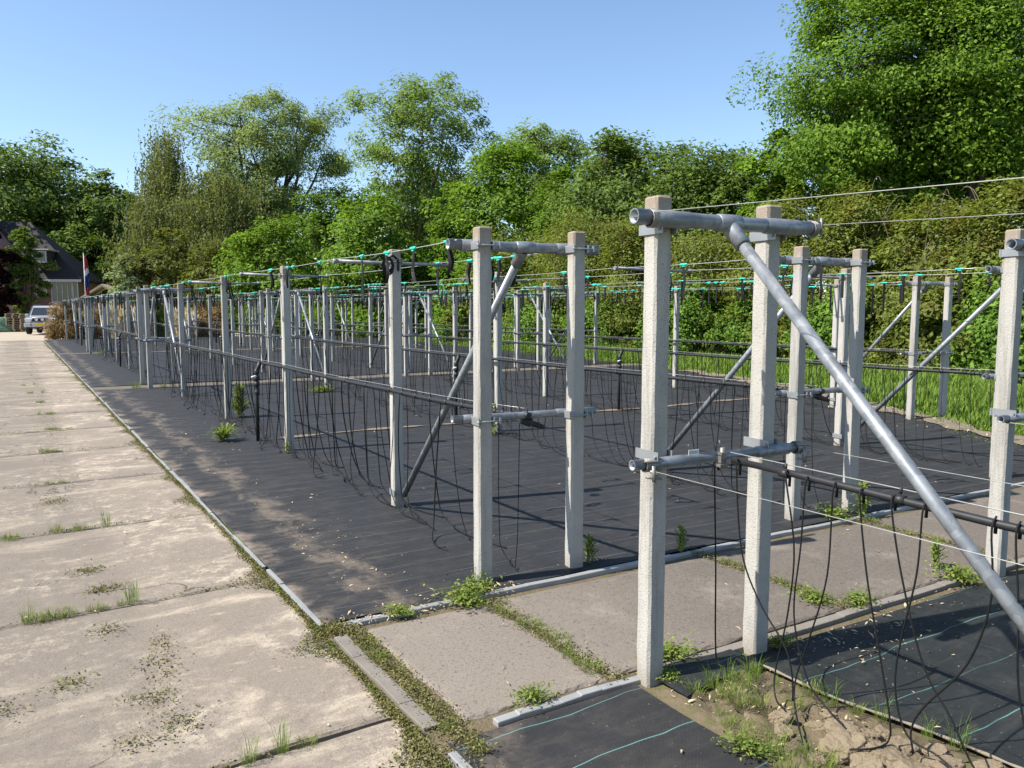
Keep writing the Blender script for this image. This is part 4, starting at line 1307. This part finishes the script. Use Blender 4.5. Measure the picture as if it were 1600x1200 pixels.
# far left: tall dark trees behind the house
tree('oak_tree', 'tall dark oak at the far left behind the house roof', 'tree', 10, 92, 226, 240, M['oakdark'], BK, 130, 170, .50, seed=1, crown_base=.18)
tree('oak_tree', 'tall dark oak just right of the house ridge, tallest of the left group', 'tree', 92, 98, 216, 200, M['oakdark'], BK, 120, 170, .52, 'tall', seed=2, crown_base=.18)
tree('oak_tree', 'dark oak with a lower crown behind the flagpole', 'tree', 172, 95, 262, 150, M['oakdark'], BK, 100, 150, .50, 'tall', seed=3, crown_base=.12)
tree('oak_tree', 'small shaded oak filling the gap below the weeping birch', 'tree', 215, 102, 300, 130, M['oakdark'], BK, 80, 150, .5, seed=4, crown_base=.1)
tree('oak_tree', 'shaded young tree between flagpole and dark oak', 'tree', 130, 86, 345, 110, M['oakdark'], BK, 60, 150, .42, seed=44, crown_base=.15)
# birch and willow
tree('weeping_birch', 'slender weeping birch with a white trunk left of the big willow', 'tree', 272, 74, 204, 92, M['birch_leaf'], M['barkbirch'], 85, 420, .25, 'tall', seed=5, crown_base=.2, weep=3.2, clump=.75, trunk_r=.22, bias=.7, aspect=.5)
tree('weeping_birch', 'broad weeping birch curtain in front of the big willow', 'tree', 352, 68, 268, 150, M['birch_leaf'], M['barkbirch'], 130, 420, .25, 'bush', seed=6, crown_base=.2, weep=3.0, clump=.9, trunk_r=.2, bias=.5, aspect=.45)
tree('weeping_birch', 'low weeping birch at the left foot of the white trunk', 'tree', 245, 66, 300, 90, M['birch_leaf'], M['barkbirch'], 60, 380, .24, 'tall', seed=61, crown_base=.1, weep=2.4, clump=.7, trunk_r=.14, bias=.6, aspect=.45)
tree('willow_tree', 'broad grey-green willow with bare dark limbs showing inside the crown', 'tree', 430, 84, 153, 250, M['willow_leaf'], BK, 150, 320, .36, 'vase', seed=7, crown_base=.42, clump=1.55, trunk_r=.50, bias=.35, aspect=.32, ntrunk=2, limb_r=1.1)
tree('bronze_tree', 'bronze-tinged young tree below the white birch trunk', 'tree', 272, 58, 345, 110, M['yellowish'], BK, 70, 170, .26, 'tall', seed=8, crown_base=.08)
tree('spruce_tree', 'pale silvery spruce right of the flagpole', 'tree', 205, 57, 395, 95, M['silver'], BK, 50, 150, .24, 'cone', seed=9, crown_base=.04, squash=.35)
tree('young_tree', 'olive young tree between bronze tree and bright maple', 'tree', 345, 54, 372, 120, M['yellowish'], BK, 60, 170, .22, 'bush', seed=10, crown_base=.05)
# middle
tree('maple_tree', 'bright low maple under the big willow', 'tree', 425, 50, 330, 160, M['bright_leaf'], BK, 90, 200, .24, 'bush', seed=11, crown_base=.05)
tree('maple_tree', 'dark maple filling in right below the willow trunk', 'tree', 505, 62, 300, 130, M['oak'], BK, 80, 180, .28, seed=12, crown_base=.05)
tree('maple_tree', 'dense green maple left of the slim ash trunks', 'tree', 590, 47, 298, 190, M['bright_leaf'], BK, 120, 220, .23, 'bush', seed=13, crown_base=.05)
tree('ash_tree', 'tall airy ash with slim trunks and sky showing through', 'tree', 660, 56, 122, 222, M['ash_leaf'], M['barkash'], 150, 190, .28, 'vase', seed=14, crown_base=.36, clump=.95, trunk_r=.17, bias=.42, aspect=.35, ntrunk=2)
tree('maple_tree', 'green maple right below the airy ash', 'tree', 720, 50, 320, 140, M['oak'], BK, 80, 190, .24, seed=15, crown_base=.05)
tree('maple_tree', 'bright rounded maple right of the airy ash', 'tree', 785, 48, 222, 180, M['bright_leaf'], BK, 100, 190, .24, seed=16, crown_base=.2)
tree('ash_tree', 'smaller pale ash topping the maple mass in the middle', 'tree', 842, 52, 190, 140, M['ash_leaf'], M['barkash'], 70, 220, .27, 'vase', seed=17, crown_base=.5, clump=.85, trunk_r=.12, bias=.45, aspect=.35)
tree('maple_tree', 'shaded maple left of the dark round hawthorn', 'tree', 885, 44, 262, 150, M['oak'], BK, 70, 190, .22, seed=18, crown_base=.05)
tree('hawthorn_tree', 'dark rounded hawthorn in the middle distance', 'tree', 965, 40, 206, 215, M['oakdark'], BK, 150, 240, .21, 'round', irr=.6, seed=19, crown_base=.12)
tree('hawthorn_tree', 'dark broad hawthorn right of the rounded one', 'tree', 1065, 38, 220, 235, M['oakdark'], BK, 160, 240, .20, 'round', irr=.6, seed=20, crown_base=.12)
tree('hawthorn_tree', 'dark low hawthorn tucked against the big oak, right end of the hawthorns', 'tree', 1145, 36, 248, 150, M['oakdark'], BK, 100, 240, .2, 'round', irr=.6, seed=29, crown_base=.12)
tree('maple_tree', 'distant lighter tree between hawthorn and big oak', 'tree', 1150, 58, 232, 150, M['ash_leaf'], BK, 80, 150, .28, seed=21, crown_base=.1)
tree('maple_tree', 'tree glimpsed low through the big oak trunks', 'tree', 1420, 60, 232, 260, M['oak'], BK, 90, 150, .3, seed=22, crown_base=.05)
for k, (px, dp, py, wv, lab) in enumerate(((560, 92, 285, 190, 'far green tree showing in the gap left of the airy ash'), (735, 88, 262, 200, 'far green tree closing the gap right of the airy ash'), (930, 80, 262, 200, 'far green tree behind the rounded hawthorn'), (1090, 76, 255, 190, 'far green tree behind the broad hawthorn'), (330, 100, 300, 200, 'far dark tree behind the broad birch curtain'))):
    tree('background_tree', lab, 'tree', px, dp, py, wv, M['oak'], BK, 90, 190, .42, seed=500 + k, crown_base=.05)
# right: big oaks close by
tree('big_oak', 'big fresh green oak on the right, left of the pair', 'tree', 1365, 27, -60, 345, M['bright_leaf'], BK, 165, 620, .125, 'round', seed=23, crown_base=.33, clump=.82, trunk_r=.22, bias=.5, ntrunk=2, squash=.7, irr=.6)
tree('big_oak', 'big fresh green oak at the right picture edge, trunks forking low', 'tree', 1510, 26, -90, 330, M['bright_leaf'], BK, 150, 620, .125, 'round', seed=24, crown_base=.36, clump=.82, trunk_r=.2, bias=.5, ntrunk=3, squash=.7, irr=.7)
tree('big_oak', 'oak partly outside the right picture edge', 'tree', 1680, 27, -40, 300, M['oak'], BK, 120, 230, .2, 'round', seed=25, crown_base=.2, clump=1.0, trunk_r=.2, bias=.4)
tree('oak_sapling', 'young oak at the foot of the big oak, left side', 'tree', 1215, 29, 205, 130, M['bright_leaf'], BK, 80, 230, .19, seed=26, crown_base=.1)
tree('oak_sapling', 'young oak between the two big oak trunks', 'tree', 1390, 31, 255, 160, M['oak'], BK, 60, 220, .19, 'bush', seed=27, crown_base=.05)

# scrub bank
SH = [(800, 37, 345, 170, 'scrub', 'olive bramble thicket behind the middle posts'), (905, 34, 330, 170, 'scrub', 'olive scrub bush below the dark hawthorns'), (1000, 31, 325, 150, 'scrub', 'dense olive scrub left behind the closest post'),
      (1105, 28, 345, 190, 'scrub', 'yellowish scrub bush behind the closest frame'), (1215, 25.5, 300, 190, 'scrub', 'tall scrub bush with bare arching twigs below the oak'), (1330, 22.5, 285, 200, 'scrub', 'broad bronze-leaved scrub bush below the big oak'),
      (1450, 20.5, 305, 200, 'scrub', 'scrub bush left of the right edge post'), (1570, 18.5, 275, 220, 'scrub', 'large bright scrub bush at the right picture edge'), (1700, 17, 300, 220, 'scrub', 'scrub bush mostly outside the right picture edge'),
      (740, 39, 385, 130, 'scrubg', 'fresh green bush right of the roadside frame brace'), (1075, 26.5, 440, 130, 'scrubg', 'low bright green bush between the two closest posts'), (960, 31.5, 455, 130, 'scrubg', 'low green bush left of the closest post'),
      (1190, 25, 455, 130, 'scrubg', 'low shaded green bush behind the closest right post'), (1330, 21.2, 430, 150, 'scrubg', 'green bush behind the second row frame'), (1470, 19, 440, 160, 'scrub', 'shaded scrub behind the fourth row frame'),
      (1590, 17.3, 400, 150, 'scrubg', 'green bush behind the right edge post'), (860, 34, 440, 150, 'scrubg', 'green bush seen between the roadside frame posts'), (640, 46, 420, 140, 'scrubg', 'green bush behind the closest single post'), (540, 50, 415, 130, 'oak', 'dark bush behind the second single post')]
for k, (px, dp, py, wv, mt, lab) in enumerate(SH):
    near = dp < 35
    o = tree('scrub_bush', lab, 'bush', px, dp, py, wv, M[mt], M['twig'], 95 if near else 60, 330 if near else 180, .11 if near else .2, 'bush', seed=200 + k, crown_base=.02, clump=None if dp > 20 else .42,
             trunk_r=.05, group='bushes on the bank', bias=.38, squash=.8, ntrunk=3)
    if near and mt == 'scrub':
        q = np.random.default_rng(k)
        b = MB(); H = height(py, dp); Rr = wv / 2 / FPX * dp
        for t in range(16):
            a = q.uniform(0, 6.28); rr_ = Rr * q.uniform(.3, 1.0)
            p0 = np.array([rr_ * .5 * math.cos(a), rr_ * .5 * math.sin(a), H * q.uniform(.45, .8)])
            e = np.array([rr_ * 1.1 * math.cos(a + .3), rr_ * 1.1 * math.sin(a + .3), H * q.uniform(.5, .98)])
            c_ = (p0 + e) / 2; c_[2] = max(p0[2], e[2]) + H * q.uniform(.03, .16)
            b.tube(bez(p0, c_, e, 9), list(np.linspace(.012, .004, 9)), 4, cap=False)
        b.build('bare_twigs', M['twig'], o)

# ------------------------------------------------------------------ dry ornamental grasses at the end of the beds
def tussock(name, label, x, y, h, rad, mat, seed, top=1.0, n=2600):
    q = np.random.default_rng(seed)
    a = q.uniform(0, 2 * np.pi, n); r0 = rad * .85 * np.sqrt(q.uniform(0, 1, n)); hh = h * q.uniform(.25, 1.05, n) * (1 - .35 * (r0 / (rad * .85)) ** 3)
    base = np.stack([r0 * np.cos(a), r0 * np.sin(a), np.zeros(n)], 1)
    d = np.stack([np.cos(a), np.sin(a), np.zeros(n)], 1)
    s_ = np.stack([-np.sin(a), np.cos(a), np.zeros(n)], 1) * ((.036 if mat == M['pampas'] else .022) * q.uniform(.5, 1.5, n))[:, None]
    fl = rad * q.uniform(-.3, .35, n) * top
    mid = base + d * (fl * .4)[:, None]; mid[:, 2] = hh * .7
    tip = base + d * fl[:, None] + q.normal(0, .05, (n, 3)); tip[:, 2] = hh * q.uniform(.8, 1.02, n)
    root = empty(name, (x, y, 0), 0, label, 'dry grass', 'dry bushes and grasses at the bed ends')
    fastmesh('stalks', np.stack([base - s_, base + s_, mid + s_ * 1.6, tip, mid - s_ * 1.6], 1).reshape(-1, 3), 5, mat, root)
    return root
def px_at(px, Y):
    t = (px - 800) / FPX
    cy, sy = math.cos(yaw), math.sin(yaw)
    return Y * (sy + t * cy) / (cy - t * sy)
for k, (px, Y, h, rad, mt, lab) in enumerate(((103, 47.6, 2.25, .68, 'strawleaf', 'rust brown dry grass clump at the road corner beside the car'), (152, 47.9, 1.75, .7, 'strawleaf', 'rust brown dry grass behind the farthest roadside frame'),
        (182, 47.4, 1.9, .6, 'pampas', 'cream plumed grass, left of the pair with white plumes'), (202, 48.2, 2.0, .7, 'strawleaf', 'straw coloured grass between the cream plumes'), (222, 47.6, 1.9, .6, 'pampas', 'cream plumed grass right of the straw coloured clump'),
        (255, 48, 1.8, .8, 'greenstalk', 'dark green upright grass between cream plumes'), (285, 47.4, 1.75, .8, 'pampas', 'broad cream plumed grass behind the slanting brace'), (318, 48, 1.9, .7, 'strawleaf', 'left rust brown grass of the pair past the cream plumes'),
        (342, 47.6, 1.9, .6, 'strawleaf', 'right rust brown grass of the pair past the cream plumes'), (130, 49, 1.7, .7, 'greenstalk', 'dark green grass just right of the road corner clump'))):
    if mt == 'strawleaf':
        tree('dry_bush', lab, 'dry bush', 0, 0, 0, 0, M[mt], M['twig'], 46, 330, .13, 'bush', seed=600 + k, crown_base=.02, trunk_r=.03, clump=rad * .42, group='dry bushes and grasses at the bed ends', xy=(px_at(px, Y), Y), bias=.4, aspect=.22, squash=1.1, H=h * 1.04, Rr=rad)
        continue
    tussock('dry_grass_clump', lab, px_at(px, Y), Y, h, rad * 1.25, M[mt], 300 + k)

# ------------------------------------------------------------------ far left: house, car, flag and yard things
BR = None
g = G('dark_brick', 0.9, 0.2)
bt = g.n('ShaderNodeTexBrick'); bt.inputs['Scale'].default_value = 4.5
g.put(bt.inputs['Vector'], g.co(rot=(R(90), 0, 0)))
bt.inputs['Color1'].default_value = (.16, .075, .055, 1); bt.inputs['Color2'].default_value = (.22, .105, .075, 1); bt.inputs['Mortar'].default_value = (.25, .22, .2, 1)
g.col(bt.outputs[0]); M['brick'] = g.m
M['pinkbrick'] = flat('pale_red_brick', (.33, .17, .13), .9, .2, 0, .3, 3)
g = G('dark_roof_tile', .7, .3)
wv_ = g.n('ShaderNodeTexWave'); wv_.inputs['Scale'].default_value = 1.6; wv_.bands_direction = 'Z'
g.put(wv_.inputs['Vector'], g.co())
g.col(g.mix(wv_.outputs['Fac'], (.012, .009, .0095), (.032, .024, .024))); M['rooftile'] = g.m
M['frame'] = flat('white_paint', (.42, .42, .40), .5)
g = G('window_glass', .08, .8); g.col((.025, .03, .033)); M['glass'] = g.m
g = G('car_paint', .28, .6, .25); g.b.inputs['Coat Weight'].default_value = .6; g.col(g.mix(g.noise(2, 2), (.36, .37, .385), (.42, .43, .445))); M['carpaint'] = g.m
M['trim'] = flat('dark_car_trim', (.04, .04, .042), .5)
M['tyre'] = flat('tyre_rubber', (.018, .018, .018), .85)
M['lamp'] = flat('lamp_glass', (.65, .66, .66), .12, .8)
M['plate'] = flat('yellow_plate', (.80, .46, .03), .5)
M['wood'] = flat('grey_wood', (.26, .20, .14), .9, .1, 0, .4, 6)
M['fence'] = flat('dark_stained_wood', (.022, .020, .018), .85)
M['tarp'] = flat('green_tarp', (.12, .22, .14), .6)

def window(parent, x, y, z, wv, hv, bars=1, name='window'):
    f = MB(); t = .09
    f.box((x - wv / 2, y, z), (t, .08, hv + t)); f.box((x + wv / 2, y, z), (t, .08, hv + t))
    f.box((x, y, z + hv / 2), (wv - t, .08, t)); f.box((x, y, z - hv / 2), (wv - t, .08, t))
    for k in range(1, bars):
        f.box((x - wv / 2 + wv * k / bars, y, z), (t * .8, .07, hv - t))
    o = f.build(name, M['frame'], parent)
    p = MB(); p.box((x, y + .03, z), (wv, .03, hv)); p.build('pane', M['glass'], o)
    s = MB(); s.box((x, y - .06, z - hv / 2 - .09), (wv + .2, .16, .07)); s.build('sill', M['frame'], o)
HD = 76.0
hx, hy = place(40, HD)
house = empty('brick_house', (hx, hy, 0), -yaw + R(12), 'brick house with steep dark tiled roof and white windows at the far left', 'house')
sc_ = HD / FPX
def hxp(px): return (px - 40) * sc_
def hz(py): return height(py, HD)
# main wing: eaves wall faces the camera; the roof comes down towards the right
b = MB(); b.box((hxp(50), 4.0, 2.1), (hxp(118) - hxp(-18), 7.5, 4.2)); b.build('wall', M['brick'], house)
rb_ = MB()
zr, ze = hz(343), hz(436)
x0, xr, x1 = hxp(-60), hxp(34), hxp(124)
yr, y0_, y1_ = 4.0, -.15, 8.2
i = len(rb_.v)
rb_.v += [(x0, y0_, ze), (x1, y0_, ze), (x1, y1_, ze), (x0, y1_, ze), (x0, yr, zr), (xr, yr, zr),
          (x0, y0_, ze - .22), (x1, y0_, ze - .22), (x1, y1_, ze - .22), (x0, y1_, ze - .22)]
for f_ in ((0, 1, 5, 4), (1, 2, 5), (2, 3, 4, 5), (3, 0, 4), (0, 6, 7, 1), (1, 7, 8, 2), (2, 8, 9, 3), (3, 9, 6, 0), (9, 8, 7, 6)): rb_.face(f_)
roof = rb_.build('roof', M['rooftile'], house)
b = MB(); b.box(((x0 + x1) / 2, y0_ - .08, ze - .16), (x1 - x0 + .2, .18, .24)); b.build('gutter', M['frame'], roof)
# gable end, pinkish, in front on the left
gb = MB(); gx0, gx1 = hxp(-48), hxp(38)
gb.prism([(gx0, 0), (gx1, 0), (gx1, hz(455)), (hxp(18), hz(385)), (hxp(-12), hz(352)), (gx0, hz(440))], -2.2, 3.5)
gb.build('gable', M['pinkbrick'], house)
b = MB()
b.prism([(hxp(-12) - .1, hz(350) + .25), (gx1 + .25, hz(452)), (gx1 + .25, hz(452) - .25), (hxp(-12), hz(352))], -2.4, 3.6)
b.prism([(gx0 - .3, hz(440) - .2), (hxp(-12), hz(350) + .25), (hxp(-12), hz(352)), (gx0 - .2, hz(440) - .4)], -2.4, 3.6)
b.build('gable_roof', M['rooftile'], house)
dm = MB(); dx, dz = hxp(69), hz(402)
dm.box((dx, .9, dz), (1.5, 2.6, 1.2)); dmo = dm.build('dormer', M['rooftile'], house)
b = MB(); b.box((dx, .7, dz + .66), (1.9, 2.9, .12)); b.build('dormer_roof', M['frame'], dmo)
window(house, dx, -.44, dz, 1.2, .95, 2)
window(house, hxp(66), .2, hz(450), .9, 1.6, 1)
window(house, hxp(96), .2, hz(456), 1.9, 1.9, 4)
window(house, hxp(114), .2, hz(452), .5, 1.6, 1)
window(house, hxp(25), -2.25, hz(455), 1.1, 1.2, 1)
tree('oak_tree', 'unseen tall oak added outside the left picture edge to shade the house', 'tree', -190, 74, 150, 260, M['oakdark'], BK, 110, 170, .45, seed=71, crown_base=.15)  # unseen tree, added to throw its shadow over the house
tree('copper_beech', 'dark purple copper beech at the left picture edge', 'tree', -8, 62, 350, 66, M['copper'], BK, 50, 200, .3, seed=60, crown_base=.05)
tree('garden_tree', 'slim olive garden tree in front of the house roof', 'tree', 49, 64, 350, 58, M['oakdark'], BK, 60, 190, .22, 'tall', seed=63, crown_base=.10, bias=.6)
fx, fy = place(45, 70)
fe = empty('board_fence', (fx, fy, 0), -yaw, 'low dark board fence in front of the house', 'fence')
b = MB()
for k in range(26): b.box((-3.6 + k * .3, wob(.01), .62), (.285, .03, 1.6 + wob(.03)))
b.build('boards', M['fence'], fe)
for k in range(5):
    b = MB(); b.box((-3.4 + k * 1.85, .07, .68), (.1, .1, 1.7)); b.build('post', M['fence'], fe)

# car
cx_, cy_ = place(78, 50.5)
car = empty('parked_car', (cx_, cy_, 0), 0, 'silver off-road car with bull bar and yellow plate parked on the yard', 'car')
car.rotation_euler = (0, 0, -R(13))
# car is built facing -y: length along y, front at y=-2.3
b = MB()
Wd = .88
prof = [(-2.28, .55), (-2.30, .80), (-2.22, 1.02), (-1.15, 1.12), (-.55, 1.66), (-.35, 1.76), (1.6, 1.80), (2.1, 1.70), (2.28, 1.15), (2.30, .60), (2.2, .42), (-2.15, .42)]
n = len(prof)
for sgn in (-1, 1):
    for yy, zz in prof:
        tum = Wd * (1 - .13 * max(0, (zz - 1.05) / .75)) * (1 - .05 * max(0, (-yy - 1.6)))
        b.v.append((sgn * tum, yy, zz))
for k in range(n):
    b.face((k, (k + 1) % n, n + (k + 1) % n, n + k))
b.face(range(n)); b.face([n + k for k in range(n)][::-1])
body = b.build('body', M['carpaint'], car, .05)
b = MB()
i = 0
def carx(yy, zz): return Wd * (1 - .13 * max(0, (zz - 1.05) / .75)) * (1 - .05 * max(0, (-yy - 1.6)))
b.v += [(-.74, -1.11, 1.165), (.74, -1.11, 1.165), (.68, -.575, 1.655), (-.68, -.575, 1.655)]; b.face((0, 1, 2, 3))
b.build('windscreen', M['glass'], car)
for sgn in (-1, 1):
    b = MB()
    for (ya, yb_) in ((-.72, .28), (.36, 1.2), (1.28, 1.98)):
        i = len(b.v)
        pts = [(ya if ya > -.5 else ya - .20, 1.17), (yb_, 1.17), (yb_ - .02, 1.62), (ya + (.22 if ya < -.5 else .02), 1.62)]
        for yy, zz in pts: b.v.append((sgn * (carx(yy, zz) + .012), yy, zz))
        b.face([i, i + 1, i + 2, i + 3])
    b.build('side_window', M['glass'], car)
    b = MB(); b.box((sgn * .64, -2.285, .88), (.36, .06, .20)); b.build('headlight', M['lamp'], car, .02)
    b = MB(); b.box((sgn * 1.02, -.72, 1.18), (.22, .12, .17)); b.build('mirror', M['carpaint'], car, .03)
    b = MB(); b.tube([(sgn * .68, -.2, 1.80), (sgn * .68, 0, 1.86), (sgn * .68, 1.4, 1.87), (sgn * .68, 1.6, 1.82)], .025, 6); b.build('roof_rail', M['trim'], car)
    for yy in (-1.45, 1.35):
        b = MB()
        prof_t = [(.36, -.12), (.38, -.09), (.38, .09), (.36, .12)]
        b.tube([(sgn * .80 - .13, yy, .38), (sgn * .80 - .10, yy, .38), (sgn * .80 + .10, yy, .38), (sgn * .80 + .13, yy, .38)], [.33, .38, .38, .33], 22)
        wo = b.build('wheel', M['tyre'], car)
        b = MB(); b.tube([(sgn * .80 + .12 * sgn, yy, .38), (sgn * .80 + .14 * sgn, yy, .38)], [.23, .20], 18); b.build('rim', M['bright'], wo)
        b = MB(); b.tube([(sgn * .885, yy + .46 * math.cos(a), .42 + .46 * math.sin(a)) for a in np.linspace(-.1, 3.25, 14)], .05, 6); b.build('wheel_arch', M['trim'], car)
b = MB(); b.box((0, -2.30, .90), (.86, .05, .20))
for k in range(5): b.box((-.32 + .16 * k, -2.33, .90), (.03, .03, .18))
b.build('grille', M['trim'], car)
b = MB(); b.box((0, -2.33, .58), (1.72, .22, .24)); b.build('bumper', M['carpaint'], car, .04)
b = MB(); b.box((0, -2.36, .44), (1.5, .14, .09)); b.build('bumper_skirt', M['trim'], car)
b = MB(); b.tube([(-.48, -2.46, .52), (-.48, -2.50, .80), (-.36, -2.50, 1.02), (.36, -2.50, 1.02), (.48, -2.50, .80), (.48, -2.46, .52)], .035, 8); b.tube([(-.46, -2.50, .76), (.46, -2.50, .76)], .028, 8)
b.build('bull_bar', M['bright'], car)
for k in (-1, 1):
    b = MB(); b.tube([(.16 * k, -2.42, .92), (.16 * k, -2.50, .92)], .085, 12); b.build('spot_lamp', M['lamp'], car)
b = MB(); b.box((0, -2.475, .63), (.52, .015, .115)); b.build('number_plate', M['plate'], car)
b = MB(); b.box((0, -2.45, .445), (.01, .01, .01))

# flagpole with limp tricolour
fx, fy = place(138, 60)
fp = empty('flagpole', (fx, fy, 0), -yaw, 'white flagpole with a limp red, white and blue flag before the dark oaks', 'flagpole')
b = MB(); top = height(398, 60); b.tube([(0, 0, 0), (0, 0, top)], [.05, .035], 10); b.build('pole', M['frame'], fp)
b = MB(); b.tube([(0, 0, top), (0, 0, top + .05), (0, 0, top + .1)], [.03, .06, .01], 10); b.build('finial', M['bright'], fp)
g = G('flag_cloth', .85, .1)  # stripe colours darkened and greyed: shade put into the cloth colour
xs = g.xyz()
t_ = g.math('ADD', xs[2], g.math('MULTIPLY', xs[0], -1.1))
zt_ = height(402, 60)
c = g.mix(g.ramp(t_, zt_ - 1.16, zt_ - 1.13), (.45, .46, .48), (.26, .025, .03))
c = g.mix(g.ramp(t_, zt_ - 1.62, zt_ - 1.58, 1, 0), c, (.015, .03, .13))
c = g.mix(g.ramp(t_, zt_ - 2.62, zt_ - 2.58, 1, 0), c, (.26, .025, .03))
g.col(c)
b = MB(); nz, nx = 30, 10
for j in range(nz + 1):
    zz = zt_ - 3.0 * j / nz
    wv = .08 + .24 * math.sin(min(1, j / nz * 1.15) * 2.7) ** .8 * .9
    for i in range(nx + 1):
        t = i / nx
        b.v.append((.05 + wv * t + .02 * math.sin(j * .5), .09 * math.sin(t * 14 + j * .22) , zz))
for j in range(nz):
    for i in range(nx):
        a = j * (nx + 1) + i; b.face((a, a + 1, a + nx + 2, a + nx + 1), True)
fl = b.build('flag', g.m, fp)
so = fl.modifiers.new('thick', 'SOLIDIFY'); so.thickness = .01

# shed behind the flagpole
sx, sy = place(170, 72)
sh = empty('garden_shed', (sx, sy, 0), -yaw + R(15), 'small wooden shed with a sandy roof under the dark oaks', 'shed')
b = MB(); b.box((0, 0, 1.25), (3.0, 2.4, 2.5)); b.build('wall', M['wood'], sh)
b = MB(); b.prism([(-1.8, 2.45), (0, 3.6), (1.8, 2.45), (1.8, 2.6), (0, 3.8), (-1.8, 2.6)], -1.6, 1.4); b.build('roof', flat('sandy_roof', (.46, .38, .28), .9), sh)
b = MB(); b.box((.4, -1.215, 1.0), (.85, .03, 1.95)); b.build('door', M['fence'], sh)

# pallets and a tarpaulin heap by the car
px_, py_ = place(29, 55)
for k in range(8):
    b = MB(); zz = .02 + k * .155
    for t in range(6): b.box((-.5 + t * .2, 0, zz + .13), (.12, .9, .022))
    for t in (-1, 0, 1): b.box((t * .5, 0, zz + .065), (.1, .9, .1))
    o = b.build('pallet', M['wood']); o.location = (px_ + wob(.03), py_ + wob(.03), 0); o.rotation_euler = (0, 0, -yaw + wob(.05))
    tag(o, 'wooden pallet in the stack beside the silver car', 'pallet', 'stacked pallets')
px_, py_ = place(6, 55)
bm = bmesh.new(); bmesh.ops.create_icosphere(bm, subdivisions=4, radius=1)
for v in bm.verts:
    p = v.co; d = 1 + .18 * math.sin(p.x * 5) * math.sin(p.y * 4 + 1) + .1 * math.sin(p.z * 9 + p.x * 7)
    v.co = Vector((p.x * 1.3 * d, p.y * .9 * d, max(0, p.z) * .95 * d))
me = bpy.data.meshes.new('tarpaulin_heap'); bm.to_mesh(me); bm.free(); me.materials.append(M['tarp'])
o = bpy.data.objects.new('tarpaulin_heap', me); C.objects.link(o); o.location = (px_, py_, 0)
tag(o, 'low heap under a green tarpaulin left of the pallets', 'heap')

for m_ in (st_plain, st_near, st_far, fr_in, fr_out): pass
print('objects', len(bpy.data.objects))
